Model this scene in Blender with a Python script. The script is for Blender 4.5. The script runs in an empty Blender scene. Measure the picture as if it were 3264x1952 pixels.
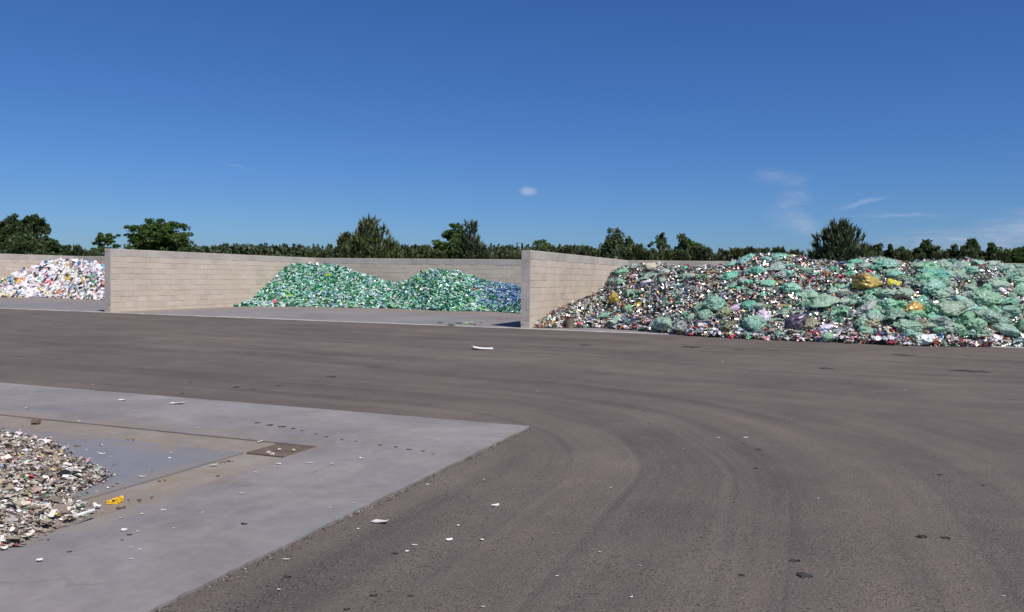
import bpy, bmesh, math, random
import numpy as np
from mathutils import Vector, Matrix, noise as mnoise

random.seed(7)
rng = np.random.default_rng(7)
R = math.radians
scene = bpy.context.scene
col = scene.collection

# ------------------------------------------------------------------ camera
# fitted to the photograph (3264 x 1952): X runs along the bay kerb, Y into the bays
PW, PH = 3264.0, 1952.0
F, PITCH, ROLL, CH, YAW = 2671.67, 0.0352, 0.0155, 1.8194, 0.3611
fw = np.array([-math.sin(YAW)*math.cos(PITCH), math.cos(YAW)*math.cos(PITCH), -math.sin(PITCH)])
_r = np.array([math.cos(YAW), math.sin(YAW), 0.0]); _u = np.cross(_r, fw)
rt = math.cos(ROLL)*_r + math.sin(ROLL)*_u
up = -math.sin(ROLL)*_r + math.cos(ROLL)*_u
cam_d = bpy.data.cameras.new('camera'); cam = bpy.data.objects.new('camera', cam_d); col.objects.link(cam)
cam.matrix_world = Matrix(((rt[0], up[0], -fw[0], 0), (rt[1], up[1], -fw[1], 0), (rt[2], up[2], -fw[2], CH), (0, 0, 0, 1)))
cam_d.sensor_fit = 'HORIZONTAL'; cam_d.sensor_width = 36.0; cam_d.lens = 36.0*F/PW
cam_d.clip_start = 0.1; cam_d.clip_end = 9000
scene.camera = cam

# ------------------------------------------------------------------ light
SUN_AZ, SUN_EL = R(123.0), R(55.0)          # azimuth clockwise from +Y
sdir = Vector((math.sin(SUN_AZ)*math.cos(SUN_EL), math.cos(SUN_AZ)*math.cos(SUN_EL), math.sin(SUN_EL)))
sun_d = bpy.data.lights.new('sun', 'SUN'); sun = bpy.data.objects.new('sun', sun_d); col.objects.link(sun)
sun_d.energy = 5.0; sun_d.angle = R(0.53); sun_d.color = (1.0, 0.955, 0.89)
sun.rotation_euler = sdir.to_track_quat('Z', 'Y').to_euler(); sun.location = (0, 0, 60)

scene.view_settings.view_transform = 'Standard'; scene.view_settings.look = 'None'
scene.view_settings.gamma = 1.0; scene.view_settings.use_curve_mapping = False
scene.view_settings.exposure = 0.0
try:
    scene.cycles.use_denoising = True
    scene.cycles.max_bounces = 6
except Exception: pass

def ray(u, v):
    """photo pixel -> unit-forward direction in the world"""
    return fw + rt*(u-PW/2)/F + up*(PH/2-v)/F
def proj(P):
    d = np.asarray(P, float)-np.array([0, 0, CH]); w = d@fw
    return np.stack([PW/2+F*(d@rt)/w, PH/2-F*(d@up)/w], -1)
def gnd(u, v, z=0.0):
    d = ray(u, v); t = (z-CH)/d[2]
    return np.array([d[0]*t, d[1]*t, z])
S = PW/2481.0                                # preview pixel -> photo pixel

# ------------------------------------------------------------------ node helpers
def newmat(name):
    m = bpy.data.materials.new(name); m.use_nodes = True
    nt = m.node_tree; b = nt.nodes['Principled BSDF']
    return m, nt, b
class G:
    """tiny node-graph helper"""
    def __init__(s, nt): s.nt = nt; s.N = nt.nodes; s.L = nt.links
    def link(s, a, b): s.L.new(a, b)
    def node(s, t, **k):
        n = s.N.new(t)
        for a, v in k.items(): setattr(n, a, v)
        return n
    def set(s, sock, v):
        if hasattr(v, 'is_linked') or isinstance(v, bpy.types.NodeSocket): s.L.new(v, sock)
        else: sock.default_value = v
    def math(s, op, a, b=0.0, c=None, clamp=False):
        n = s.node('ShaderNodeMath', operation=op, use_clamp=clamp)
        s.set(n.inputs[0], a); s.set(n.inputs[1], b)
        if c is not None: s.set(n.inputs[2], c)
        return n.outputs[0]
    def mix(s, f, a, b, mode='MIX'):
        n = s.node('ShaderNodeMix', data_type='RGBA', blend_type=mode)
        s.set(n.inputs[0], f)
        s.set(n.inputs[6], a if not isinstance(a, tuple) else (*a[:3], 1)); s.set(n.inputs[7], b if not isinstance(b, tuple) else (*b[:3], 1))
        return n.outputs[2]
    def noise(s, vec, scale, detail=4, rough=.55, dist=0.0, out=0):
        n = s.node('ShaderNodeTexNoise'); s.L.new(vec, n.inputs['Vector'])
        n.inputs['Scale'].default_value = scale; n.inputs['Detail'].default_value = detail
        n.inputs['Roughness'].default_value = rough; n.inputs['Distortion'].default_value = dist
        return n.outputs[out]
    def vor(s, vec, scale, feature='F1', out=0, rnd=1.0):
        n = s.node('ShaderNodeTexVoronoi', feature=feature); s.L.new(vec, n.inputs['Vector'])
        n.inputs['Scale'].default_value = scale; n.inputs['Randomness'].default_value = rnd
        return n.outputs[out]
    def ramp(s, fac, stops):
        n = s.node('ShaderNodeValToRGB'); s.L.new(fac, n.inputs[0]); e = n.color_ramp.elements
        while len(e) < len(stops): e.new(0.5)
        for i, (p, c) in enumerate(stops):
            e[i].position = p; e[i].color = (*c[:3], 1) if isinstance(c, tuple) else (c, c, c, 1)
        return n.outputs[0]
    def smooth(s, v, lo, hi, a=0.0, b=1.0):
        n = s.node('ShaderNodeMapRange', interpolation_type='SMOOTHSTEP'); s.set(n.inputs[0], v)
        for i, x in enumerate((lo, hi, a, b)): n.inputs[1+i].default_value = x
        return n.outputs[0]
    def mapping(s, vec, scale=(1, 1, 1), loc=(0, 0, 0), rot=(0, 0, 0)):
        n = s.node('ShaderNodeMapping'); s.L.new(vec, n.inputs[0])
        n.inputs[1].default_value = loc; n.inputs[2].default_value = rot; n.inputs[3].default_value = scale
        return n.outputs[0]
    def bump(s, h, strength, dist, normal=None):
        n = s.node('ShaderNodeBump'); s.L.new(h, n.inputs['Height']); n.inputs['Strength'].default_value = strength
        n.inputs['Distance'].default_value = dist
        if normal is not None: s.L.new(normal, n.inputs['Normal'])
        return n.outputs[0]
    def pos(s): return s.node('ShaderNodeNewGeometry').outputs['Position']
    def obj(s): return s.node('ShaderNodeTexCoord').outputs['Object']
    def sep(s, v):
        n = s.node('ShaderNodeSeparateXYZ'); s.L.new(v, n.inputs[0]); return n.outputs

# ------------------------------------------------------------------ world: clear sky with a few faint clouds
world = bpy.data.worlds.new('World'); scene.world = world; world.use_nodes = True
g = G(world.node_tree)
for n in list(g.N): g.N.remove(n)
sky = g.node('ShaderNodeTexSky', sky_type='NISHITA'); sky.sun_disc = False
sky.sun_elevation = SUN_EL; sky.sun_rotation = SUN_AZ
sky.air_density = 1.0; sky.dust_density = 0.35; sky.ozone_density = 3.0; sky.altitude = 300
hs = g.node('ShaderNodeHueSaturation'); hs.inputs['Saturation'].default_value = 1.10; hs.inputs['Value'].default_value = 1.0
g.link(sky.outputs[0], hs.inputs['Color'])
skyc = g.mix(1.0, hs.outputs[0], (.335, .52, .85), 'MULTIPLY')
wdir = g.node('ShaderNodeNewGeometry').outputs['Incoming']
wv = g.node('ShaderNodeVectorMath', operation='SCALE'); g.link(wdir, wv.inputs[0]); wv.inputs['Scale'].default_value = -1.0
wdir = wv.outputs[0]
def cloud_mask(u, v, hw, hh, ang=0.0, nscale=30.0, soft=.6, warp=.02, stretch=1.0):
    """a soft cloud patch round one direction of the sky"""
    c = ray(u*S, v*S); c = Vector(c).normalized()
    e = Vector((0, 0, 1)).cross(c).normalized()*-1.0; n_ = c.cross(e)*-1.0
    e2 = e*math.cos(ang)+n_*math.sin(ang); n2 = n_*math.cos(ang)-e*math.sin(ang)
    nz = g.node('ShaderNodeTexNoise'); g.link(wdir, nz.inputs['Vector']); nz.inputs['Scale'].default_value = nscale; nz.inputs['Detail'].default_value = 5
    off = g.node('ShaderNodeVectorMath', operation='SUBTRACT'); g.link(nz.outputs['Color'], off.inputs[0]); off.inputs[1].default_value = (.5, .5, .5)
    sc_ = g.node('ShaderNodeVectorMath', operation='SCALE'); g.link(off.outputs[0], sc_.inputs[0]); sc_.inputs['Scale'].default_value = warp
    ad = g.node('ShaderNodeVectorMath', operation='ADD'); g.link(wdir, ad.inputs[0]); g.link(sc_.outputs[0], ad.inputs[1])
    def dot(a):
        d = g.node('ShaderNodeVectorMath', operation='DOT_PRODUCT'); g.link(ad.outputs[0], d.inputs[0]); d.inputs[1].default_value = a
        return d.outputs['Value']
    k = S/F
    dx = g.math('DIVIDE', dot(e2), hw*k); dy = g.math('DIVIDE', dot(n2), hh*k)
    r = g.math('SQRT', g.math('ADD', g.math('MULTIPLY', dx, dx), g.math('MULTIPLY', dy, dy)))
    front = g.math('GREATER_THAN', dot(c), 0.0)
    return g.math('MULTIPLY', g.smooth(r, 1.0, 1.0-soft), front)
wisp_n = g.noise(g.mapping(wdir, (6, 6, 34)), 4.0, 6, .6, .8)
wisp = g.smooth(wisp_n, .42, .72)
cl = []
cl.append(g.math('MULTIPLY', cloud_mask(1280, 463, 27, 13, 0.03, 60, .75, .006), .62))
for (u, v, w_, h_, a, k) in ((1890, 425, 85, 26, -.1, .24), (1920, 480, 52, 42, .1, .34), (1930, 540, 95, 36, -.45, .62), (2090, 490, 85, 7, .22, .26),
                             (2190, 520, 140, 7, 0, .20), (2320, 585, 230, 42, .08, .45), (2480, 560, 180, 55, .1, .45), (585, 409, 75, 4, .0, .12)):
    m = cloud_mask(u, v, w_, h_, a, 14, .98, .03)
    tex = wisp if h_ > 10 else g.smooth(wisp_n, .3, .6)
    cl.append(g.math('MULTIPLY', g.math('MULTIPLY', m, g.math('ADD', tex, .35)), k))
tot = cl[0]
for c_ in cl[1:]: tot = g.math('ADD', tot, c_)
tot = g.math('MINIMUM', tot, .8)
skyc = g.mix(tot, skyc, (4.3, 4.9, 6.4))
bg = g.node('ShaderNodeBackground'); bg.inputs['Strength'].default_value = 0.105
g.link(skyc, bg.inputs['Color'])
wo = g.node('ShaderNodeOutputWorld'); g.link(bg.outputs[0], wo.inputs['Surface'])

# ------------------------------------------------------------------ mesh helpers
def mesh_np(name, V, Fc, mat=None, colr=None, smooth=False):
    """V (n,3), Fc (m,k) uniform polygons, colr (m,3) face colours"""
    V = np.asarray(V, np.float32); Fc = np.asarray(Fc, np.int32); me = bpy.data.meshes.new(name)
    n, (m, k) = len(V), Fc.shape
    me.vertices.add(n); me.vertices.foreach_set('co', V.ravel())
    me.loops.add(m*k); me.loops.foreach_set('vertex_index', Fc.ravel())
    me.polygons.add(m); me.polygons.foreach_set('loop_start', np.arange(m, dtype=np.int32)*k)
    try: me.polygons.foreach_set('loop_total', np.full(m, k, np.int32))
    except Exception: pass
    me.polygons.foreach_set('use_smooth', np.full(m, smooth))
    if colr is not None:
        a = me.attributes.new('tint', 'FLOAT_COLOR', 'FACE')
        c4 = np.ones((m, 4), np.float32); c4[:, :3] = colr; a.data.foreach_set('color', c4.ravel())
    me.update(calc_edges=True); me.validate()
    if mat: me.materials.append(mat)
    return me
def link(name, me, parent=None, label=None, cat=None, group=None, kind=None, loc=None):
    o = bpy.data.objects.new(name, me); col.objects.link(o)
    if parent is not None: o.parent = parent
    if label: o['label'] = label
    if cat: o['category'] = cat
    if group: o['group'] = group
    if kind: o['kind'] = kind
    if loc is not None: o.location = loc
    return o
def bm_mesh(name, bm, mat=None, smooth=False):
    me = bpy.data.meshes.new(name); bm.to_mesh(me); bm.free()
    if smooth: me.polygons.foreach_set('use_smooth', np.full(len(me.polygons), True))
    if mat: me.materials.append(mat)
    return me
def boxbm(x0, x1, y0, y1, z0, z1, bev=0.0, seg=1):
    bm = bmesh.new(); bmesh.ops.create_cube(bm, size=1.0)
    for v in bm.verts:
        v.co = Vector(((x0+x1)/2+v.co.x*(x1-x0), (y0+y1)/2+v.co.y*(y1-y0), (z0+z1)/2+v.co.z*(z1-z0)))
    if bev: bmesh.ops.bevel(bm, geom=list(bm.edges), offset=bev, segments=seg, affect='EDGES', profile=.5)
    return bm
def tri_template(bm):
    bmesh.ops.triangulate(bm, faces=list(bm.faces)); bm.verts.index_update()
    V = np.array([v.co[:] for v in bm.verts]); T = np.array([[v.index for v in f.verts] for f in bm.faces]); bm.free()
    return V, T
def prism(name, pts, z0, z1, mat, **k):
    """a flat slab with a polygonal outline"""
    bm = bmesh.new(); lo = [bm.verts.new((p[0], p[1], z0)) for p in pts]; hi = [bm.verts.new((p[0], p[1], z1)) for p in pts]
    bm.faces.new(hi); n = len(pts)
    for i in range(n): bm.faces.new((lo[i], lo[(i+1) % n], hi[(i+1) % n], hi[i]))
    bmesh.ops.recalc_face_normals(bm, faces=list(bm.faces))
    return link(name, bm_mesh(name, bm, mat), **k)
def snoise(x, y, seed=0.0):
    """smooth cheap 2-d noise for arrays, about -1..1"""
    return (np.sin(1.3*x+2.1*y+seed)+np.sin(-2.3*x+1.1*y+1.7*seed+1)+np.sin(3.7*x+.6*y+2.3*seed)*.6+np.sin(.9*x-4.1*y+seed*3.1)*.6)/3.2

# ------------------------------------------------------------------ layout in metres
XL, XR, YC, YB, T, H = -28.87, -9.76, 27.57, 43.07, 0.319, 2.75
XLL = XL-19.35
FZ = 0.022                                   # top of the bay floor slab
SX, SY, SZ = -3.33, 9.5, 0.018               # foreground slab corner and top

# ------------------------------------------------------------------ surface materials
def asphalt_mat():
    m, nt, b = newmat('asphalt'); g = G(nt); P = g.pos(); x, y, z = g.sep(P)
    n1 = g.noise(P, .35, 5, .6); n2 = g.noise(P, 2.2, 6, .65); n3 = g.noise(P, 60, 3, .7)
    # wheel tracks: rounded corner round the slab, and long runs past the bays
    dx = g.math('MAXIMUM', g.math('SUBTRACT', x, -5.7), 0.0); dy = g.math('MAXIMUM', g.math('SUBTRACT', y, 7.1), 0.0)
    wob = g.math('MULTIPLY', g.math('SUBTRACT', g.noise(P, .10, 2), .5), .9)
    r = g.math('ADD', g.math('SQRT', g.math('ADD', g.math('MULTIPLY', dx, dx), g.math('MULTIPLY', dy, dy))), wob)
    def comb(a, b2, sa, sb):
        c = g.node('ShaderNodeCombineXYZ'); g.L.new(g.math('MULTIPLY', a, sa), c.inputs[0]); g.L.new(g.math('MULTIPLY', b2, sb), c.inputs[1]); return c.outputs[0]
    along = g.math('SUBTRACT', x, y)
    st1 = g.noise(comb(r, along, 1.7, .07), 1.0, 5, .6)
    st1f = g.noise(comb(r, along, 7.0, .16), 1.0, 3, .6)
    wob2 = g.math('MULTIPLY', g.math('SUBTRACT', g.noise(P, .10, 2), .5), 5.0)
    yy = g.math('ADD', g.math('ADD', y, g.math('MULTIPLY', x, .12)), wob2)
    st2 = g.noise(comb(yy, x, 1.3, .05), 1.0, 6, .66)
    far = g.smooth(y, 10.5, 15.0)
    st = g.mix(far, st1, st2)
    tone = g.math('ADD', g.math('MULTIPLY', g.math('SUBTRACT', st, .5), .95), g.math('MULTIPLY', g.math('SUBTRACT', n1, .5), .8))
    tone = g.math('ADD', tone, g.math('MULTIPLY', g.math('SUBTRACT', n2, .5), .45))
    tone = g.math('ADD', tone, .5)
    c = g.ramp(tone, [(0.0, (.062, .050, .045)), (.32, (.094, .076, .067)), (.55, (.125, .101, .087)), (.78, (.160, .129, .108)), (1.0, (.205, .164, .132))])
    # two darker tyre streaks following the turn, worn through the dust
    for r0, w in ((3.40, .07), (4.10, .09), (4.32, .05), (4.95, .15), (5.42, .08), (6.7, .10)):
        d = g.math('ABSOLUTE', g.math('SUBTRACT', r, r0))
        k = g.math('MULTIPLY', g.smooth(d, w*1.8, w*.1), g.smooth(st1f, .42, .68))
        c = g.mix(g.math('MULTIPLY', k, .46), c, (.055, .049, .05))
    # fine irregular tread lines inside the turn
    tl = g.smooth(g.noise(comb(r, along, 13.0, .35), 1.0, 3, .7), .58, .72)
    c = g.mix(g.math('MULTIPLY', g.math('MULTIPLY', tl, g.smooth(n1, .42, .62)), .38), c, (.060, .051, .049))
    # pale dust film
    dust = g.math('MULTIPLY', g.smooth(g.noise(P, .38, 5, .6, .6), .52, .75), .40)
    c = g.mix(dust, c, (.185, .160, .138))
    # exposed aggregate: light and dark grains
    v1 = g.vor(P, 105, out=1); vr = g.sep(v1)[0]
    near = g.smooth(y, 16, 5)
    dark = g.math('MULTIPLY', g.math('GREATER_THAN', vr, .90), g.math('MULTIPLY', near, g.smooth(n2, .30, .62)))
    c = g.mix(g.math('MULTIPLY', dark, .92), c, (.020, .017, .017))
    lite = g.math('MULTIPLY', g.math('LESS_THAN', vr, .05), near)
    c = g.mix(g.math('MULTIPLY', lite, .38), c, (.25, .215, .18))
    # old oil spots with their own shape
    spot = g.smooth(g.noise(g.mapping(P, (1, 1.6, 1)), 1.15, 3, .5, .4), .735, .775)
    c = g.mix(g.math('MULTIPLY', spot, .75), c, (.030, .027, .028))
    g.link(c, b.inputs['Base Color']); b.inputs['Roughness'].default_value = .88; b.inputs['Specular IOR Level'].default_value = .3
    h = g.math('ADD', g.math('MULTIPLY', g.vor(P, 62), .9), g.math('MULTIPLY', n3, .6))
    h = g.math('SUBTRACT', h, g.math('MULTIPLY', dark, .9))
    bn = g.bump(h, .55, .012); bn = g.bump(g.noise(P, 3.0, 5, .6), .25, .05, bn)
    g.link(bn, b.inputs['Normal'])
    return m
def concrete_mat(name, base, var=.25, blue=.0, scale=1.0, dirt=None, bumpd=.004, streak=None):
    m, nt, b = newmat(name); g = G(nt); P = g.pos()
    n1 = g.noise(P, .55*scale, 6, .6, .5); n2 = g.noise(P, 5*scale, 6, .7); n3 = g.noise(P, 70, 3, .6)
    lo = tuple(v*(1-var) for v in base); hi = tuple(v*(1+var) for v in base)
    t = g.math('ADD', g.math('MULTIPLY', n1, .72), g.math('MULTIPLY', n2, .28))
    c = g.ramp(t, [(.32, lo), (.5, base), (.68, hi)])
    if blue:
        c = g.mix(g.math('MULTIPLY', g.smooth(g.noise(P, .9, 3, .5, .8), .4, .65), blue), c, tuple(v*k for v, k in zip(base, (.80, .86, 1.05))))
    if dirt:
        c = g.mix(dirt(g, P), c, (.235, .185, .135))
    if name == 'slab_concrete':
        dr = g.noise(g.mapping(P, (9.0, .9, 1), rot=(0, 0, .35)), 1.6, 6, .7); dr2 = g.noise(g.mapping(P, (.8, 8.0, 1)), 1.3, 6, .7)
        c = g.mix(g.math('MULTIPLY', g.smooth(dr, .50, .72), .30), c, (.30, .275, .26)); c = g.mix(g.math('MULTIPLY', g.smooth(dr2, .52, .74), .32), c, (.15, .135, .13))
        wv_ = g.node('ShaderNodeVectorMath', operation='ADD'); g.link(P, wv_.inputs[0]); g.link(g.noise(P, 1.6, 4, .6, 0, 1), wv_.inputs[1])
        ck = g.math('MULTIPLY', g.smooth(g.vor(wv_.outputs[0], .42, 'DISTANCE_TO_EDGE'), .010, .002), g.smooth(g.noise(P, .5, 2), .48, .58))
        c = g.mix(g.math('MULTIPLY', ck, .25), c, (.085, .075, .068))
    # fine dark specks and scuffs
    sp = g.smooth(g.noise(g.mapping(P, (1, 3.5, 1), rot=(0, 0, .5)), 9, 3, .6), .72, .78)
    c = g.mix(g.math('MULTIPLY', sp, .35), c, (.07, .062, .06))
    wsp = g.smooth(g.noise(g.mapping(P, (3.2, .6, 1), rot=(0, 0, .2)), 3.0, 4, .6), .66, .76)
    c = g.mix(g.math('MULTIPLY', wsp, .30), c, tuple(min(.6, v*1.7) for v in base))
    g.link(c, b.inputs['Base Color']); b.inputs['Roughness'].default_value = .75; b.inputs['Specular IOR Level'].default_value = .35
    g.link(g.bump(g.math('ADD', g.math('MULTIPLY', n2, 1.0), g.math('MULTIPLY', n3, .25)), .35, bumpd), b.inputs['Normal'])
    return m
M_ASPH = asphalt_mat()
def slab_dirt(g, P):
    x, y, z = g.sep(P)
    ch = g.math('MULTIPLY', g.smooth(g.math('ABSOLUTE', g.math('SUBTRACT', y, 7.13)), .95, .2), g.smooth(x, -4.6, -5.2))
    ch2 = g.math('MULTIPLY', g.smooth(g.math('ABSOLUTE', g.math('SUBTRACT', x, -5.2)), .6, .2), g.smooth(y, 7.5, 7.0))
    n = g.smooth(g.noise(P, 2.1, 6, .7, 1.0), .38, .60)
    st = g.math('MULTIPLY', g.smooth(g.noise(P, .75, 6, .7, 1.4), .56, .70), .30)
    return g.math('MAXIMUM', g.math('MULTIPLY', g.math('MULTIPLY', g.math('MAXIMUM', ch, ch2), n), .75), st)
M_SLAB = concrete_mat('slab_concrete', (.222, .200, .190), .34, .30, 1.3, slab_dirt)
M_SLAB2 = concrete_mat('float_finished_concrete', (.178, .180, .200), .14, 0, .8, slab_dirt)
M_TILE = concrete_mat('channel_concrete', (.228, .200, .176), .32, 0, 2.2, lambda g, P: g.math('MULTIPLY', g.smooth(g.noise(P, 2.0, 6, .7, 1.0), .40, .62), .85))
def floor_dirt(g, P):
    x, y, z = g.sep(P)
    a = g.smooth(g.math('ADD', y, g.math('MULTIPLY', g.noise(P, .4, 3), 3.0)), 36.0, 39.0)
    bw = g.smooth(g.math('ADD', g.math('SUBTRACT', x, XL), g.math('MULTIPLY', g.noise(P, .5, 3), 2.0)), 3.0, 1.2)
    bw = g.math('MULTIPLY', bw, g.math('GREATER_THAN', x, XL))
    return g.math('MULTIPLY', g.math('MAXIMUM', a, bw), .62)
M_FLOOR = concrete_mat('bay_concrete', (.210, .190, .184), .22, .2, .5, floor_dirt)
M_KERB = concrete_mat('kerb_concrete', (.48, .445, .41), .35, 0, 2.0)
M_DIRT = concrete_mat('silt', (.135, .10, .072), .35, 0, 4.0, None, .02)
def block_mat():
    m, nt, b = newmat('block_concrete'); g = G(nt); P = g.pos()
    rnd = g.node('ShaderNodeObjectInfo').outputs['Random']
    n1 = g.noise(P, .8, 4, .6); n2 = g.noise(P, 14, 5, .7)
    t = g.math('ADD', g.math('MULTIPLY', n1, .58), g.math('ADD', g.math('MULTIPLY', n2, .27), g.math('MULTIPLY', rnd, .15)))
    c = g.ramp(t, [(.25, (.475, .398, .315)), (.5, (.555, .470, .375)), (.75, (.625, .535, .435))])
    pale = g.math('GREATER_THAN', rnd, .955); c = g.mix(g.math('MULTIPLY', pale, .18), c, (.66, .59, .54))
    grey = g.math('LESS_THAN', rnd, .05); c = g.mix(g.math('MULTIPLY', grey, .25), c, (.40, .36, .33))
    st = g.smooth(g.noise(g.mapping(P, (7, 7, .55)), 2.0, 4, .6), .60, .75)
    c = g.mix(g.math('MULTIPLY', st, .22), c, (.40, .335, .285))
    wd = g.smooth(g.noise(g.mapping(P, (16, 16, 1.4)), 2.2, 2, .5), .745, .775)
    c = g.mix(g.math('MULTIPLY', wd, .6), c, (.72, .70, .67))
    g.link(c, b.inputs['Base Color']); b.inputs['Roughness'].default_value = .9; b.inputs['Specular IOR Level'].default_value = .2
    g.link(g.bump(g.noise(P, 45, 4, .7), .35, .006), b.inputs['Normal'])
    return m
M_BLOCK = block_mat()
M_COPE = concrete_mat('coping_concrete', (.44, .395, .345), .22, 0, 1.6, None, .008)
M_MORTAR = concrete_mat('mortar', (.20, .17, .145), .2, 0, 2.0)
M_GRASS, _nt, _b = newmat('field_grass'); _g = G(_nt)
_g.link(_g.ramp(_g.noise(_g.pos(), .12, 6, .65), [(.3, (.045, .062, .022)), (.7, (.085, .095, .04))]), _b.inputs['Base Color']); _b.inputs['Roughness'].default_value = 1.0

# ------------------------------------------------------------------ ground, yard, slabs
def sheet(name, x0, x1, y0, y1, z, mat, kind='structure'):
    me = mesh_np(name, [(x0, y0, z), (x1, y0, z), (x1, y1, z), (x0, y1, z)], [(0, 1, 2, 3)], mat)
    return link(name, me, kind=kind)
sheet('ground', -3500, 3500, -3500, 4500, -.03, M_GRASS)
sheet('asphalt_yard', -90, 60, -30, YC+.3, 0.0, M_ASPH)
floor_o = link('bay_floor', bm_mesh('bay_floor', boxbm(-70, 30, YC-.02, YB+.6, -.02, FZ, .004), M_FLOOR), kind='structure')
# kerb: flush concrete edging, stone by stone
kb = boxbm(-.495, .495, -.07, .07, -.02, FZ+.006, .006); kme = bm_mesh('kerb_stone', kb, M_KERB)
kerb = link('kerb', None, kind='structure', loc=(0, 0, 0))
for i in range(42):
    o = link('kerb_stone', kme, kerb); o.location = (-34.5+i*1.0, YC-.095+random.uniform(-.006, .006), random.uniform(-.012, .0)); o.rotation_euler.z = random.uniform(-.006, .006)
kr = link('kerb_run', bm_mesh('kerb_run', boxbm(-70, -35.02, YC-.165, YC-.025, -.02, FZ+.002, .005), M_KERB), kerb)
kr2 = link('kerb_run', bm_mesh('kerb_run', boxbm(7.02, 30, YC-.165, YC-.025, -.02, FZ+.002, .005), M_KERB), kerb)

def ragged(p, q, n, amp, ends=True):
    p, q = np.array(p), np.array(q); d = q-p; nn = np.array([-d[1], d[0]])/np.linalg.norm(d); out = []
    for i in range(n):
        t = i/n; a = amp*random.uniform(-1, 1) if i else 0
        out.append(tuple(p+d*t+nn*a))
    return out
slab = link('concrete_slab', None, kind='structure', loc=(0, 0, 0))
def slab_piece(pts, m=M_SLAB): return prism('slab_panel', pts, -.01, SZ, m, parent=slab)
slab_piece(ragged((SX, -8), (SX, SY), 420, .009)+ragged((SX, SY), (-40, SY), 160, .010)+[(-40, SY), (-40, 7.415), (-4.94, 7.415), (-4.94, -8)])
slab_piece([(-5.435, -8), (-5.435, 6.85), (-40, 6.85), (-40, -8)], M_SLAB2)
# drainage channel: its tiles, and the sump where the two runs meet
for i in range(34):
    x1 = -5.42-i*.405
    bm = boxbm(x1-.389, x1, 6.856, 7.400, -.01, .008+random.uniform(-.002, .002), .004); link('channel_tile', bm_mesh('channel_tile', bm, M_TILE), slab)
for i in range(14):
    y1 = 6.845-i*.76
    bm = boxbm(-5.430, -4.950, y1-.754, y1, -.01, .008+random.uniform(-.002, .002), .004); link('channel_tile', bm_mesh('channel_tile', bm, M_TILE), slab)
# sump: a silted catch pit with a worn rim
bm = bmesh.new(); bmesh.ops.create_grid(bm, x_segments=16, y_segments=16, size=.24)
for v in bm.verts:
    rr = max(abs(v.co.x), abs(v.co.y))/.24
    v.co.z = .0015+.010*max(0, rr-.55)/.45+.004*mnoise.noise(v.co*14); v.co += Vector((-5.178, 7.128, 0))
link('silt_bed', bm_mesh('silt_bed', bm, M_DIRT, True), slab)
for k in range(4):
    a = k*math.pi/2; bm = boxbm(-.25, .25, -.012, .012, 0, .015, .003); bmesh.ops.rotate(bm, verts=list(bm.verts), cent=(0, 0, 0), matrix=Matrix.Rotation(a, 3, 'Z'))
    bmesh.ops.translate(bm, verts=list(bm.verts), vec=(-5.178-.232*math.sin(-a)*-1, 7.128+.232*math.cos(a), 0)); link('sump_rim', bm_mesh('sump_rim', bm, M_DIRT), slab)

# ------------------------------------------------------------------ block walls
COURSES = [(FZ-.01, .18)]+[(.18+.25*i, .18+.25*(i+1)) for i in range(9)]
def block_mesh(L, h, name):
    return bm_mesh(name, boxbm(-L/2+.005, L/2-.005, -T/2, T/2, -h/2+.003, h/2-.003, .007), M_BLOCK)
BM_FULL, BM_HALF = block_mesh(.5, .25, 'block'), block_mesh(.25, .25, 'block_half')
BM_LOWF, BM_LOWH = block_mesh(.5, .17, 'block_low'), block_mesh(.25, .17, 'block_low_half')
def template_of(me):
    me.calc_loop_triangles()
    V = np.array([v.co[:] for v in me.vertices]); Tn = np.array([t.vertices[:] for t in me.loop_triangles]); return V, Tn
TPL = {id(m): template_of(m) for m in (BM_FULL, BM_HALF, BM_LOWF, BM_LOWH)}
def rough_bar(name, L, z0, z1, mat, seed, dep=T+.006, ztop=0.0, amp=.006, lowamp=.02):
    """a cast concrete beam along local x with slightly uneven edges"""
    n = max(8, int(L/.18)); prof = [(-dep/2, z0), (dep/2, z0), (dep/2, z1-.012), (dep/2-.012, z1), (-dep/2+.012, z1), (-dep/2, z1-.012)]
    V, Fq = [], []
    for i in range(n+1):
        x = -L/2+L*i/n
        for j, (y, z) in enumerate(prof):
            nz = mnoise.noise((x*3.1+seed, y*9, z*5)); dz = amp*nz
            if j < 2: dz = lowamp*max(-.25, mnoise.noise((x*5.3+seed*2, y*3, 1.7)))*.6
            V.append((x, y+amp*.5*mnoise.noise((x*4+seed, z*8, 3.3+y)), z+dz))
    k = len(prof)
    for i in range(n):
        for j in range(k): Fq.append((i*k+j, i*k+(j+1) % k, (i+1)*k+(j+1) % k, (i+1)*k+j))
    bm = bmesh.new(); vs = [bm.verts.new(v) for v in V]
    for f in Fq: bm.faces.new([vs[a] for a in f])
    bm.faces.new([vs[j] for j in range(k)]); bm.faces.new([vs[n*k+j] for j in range(k)])
    bmesh.ops.recalc_face_normals(bm, faces=list(bm.faces))
    return bm_mesh(name, bm, mat)
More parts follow.
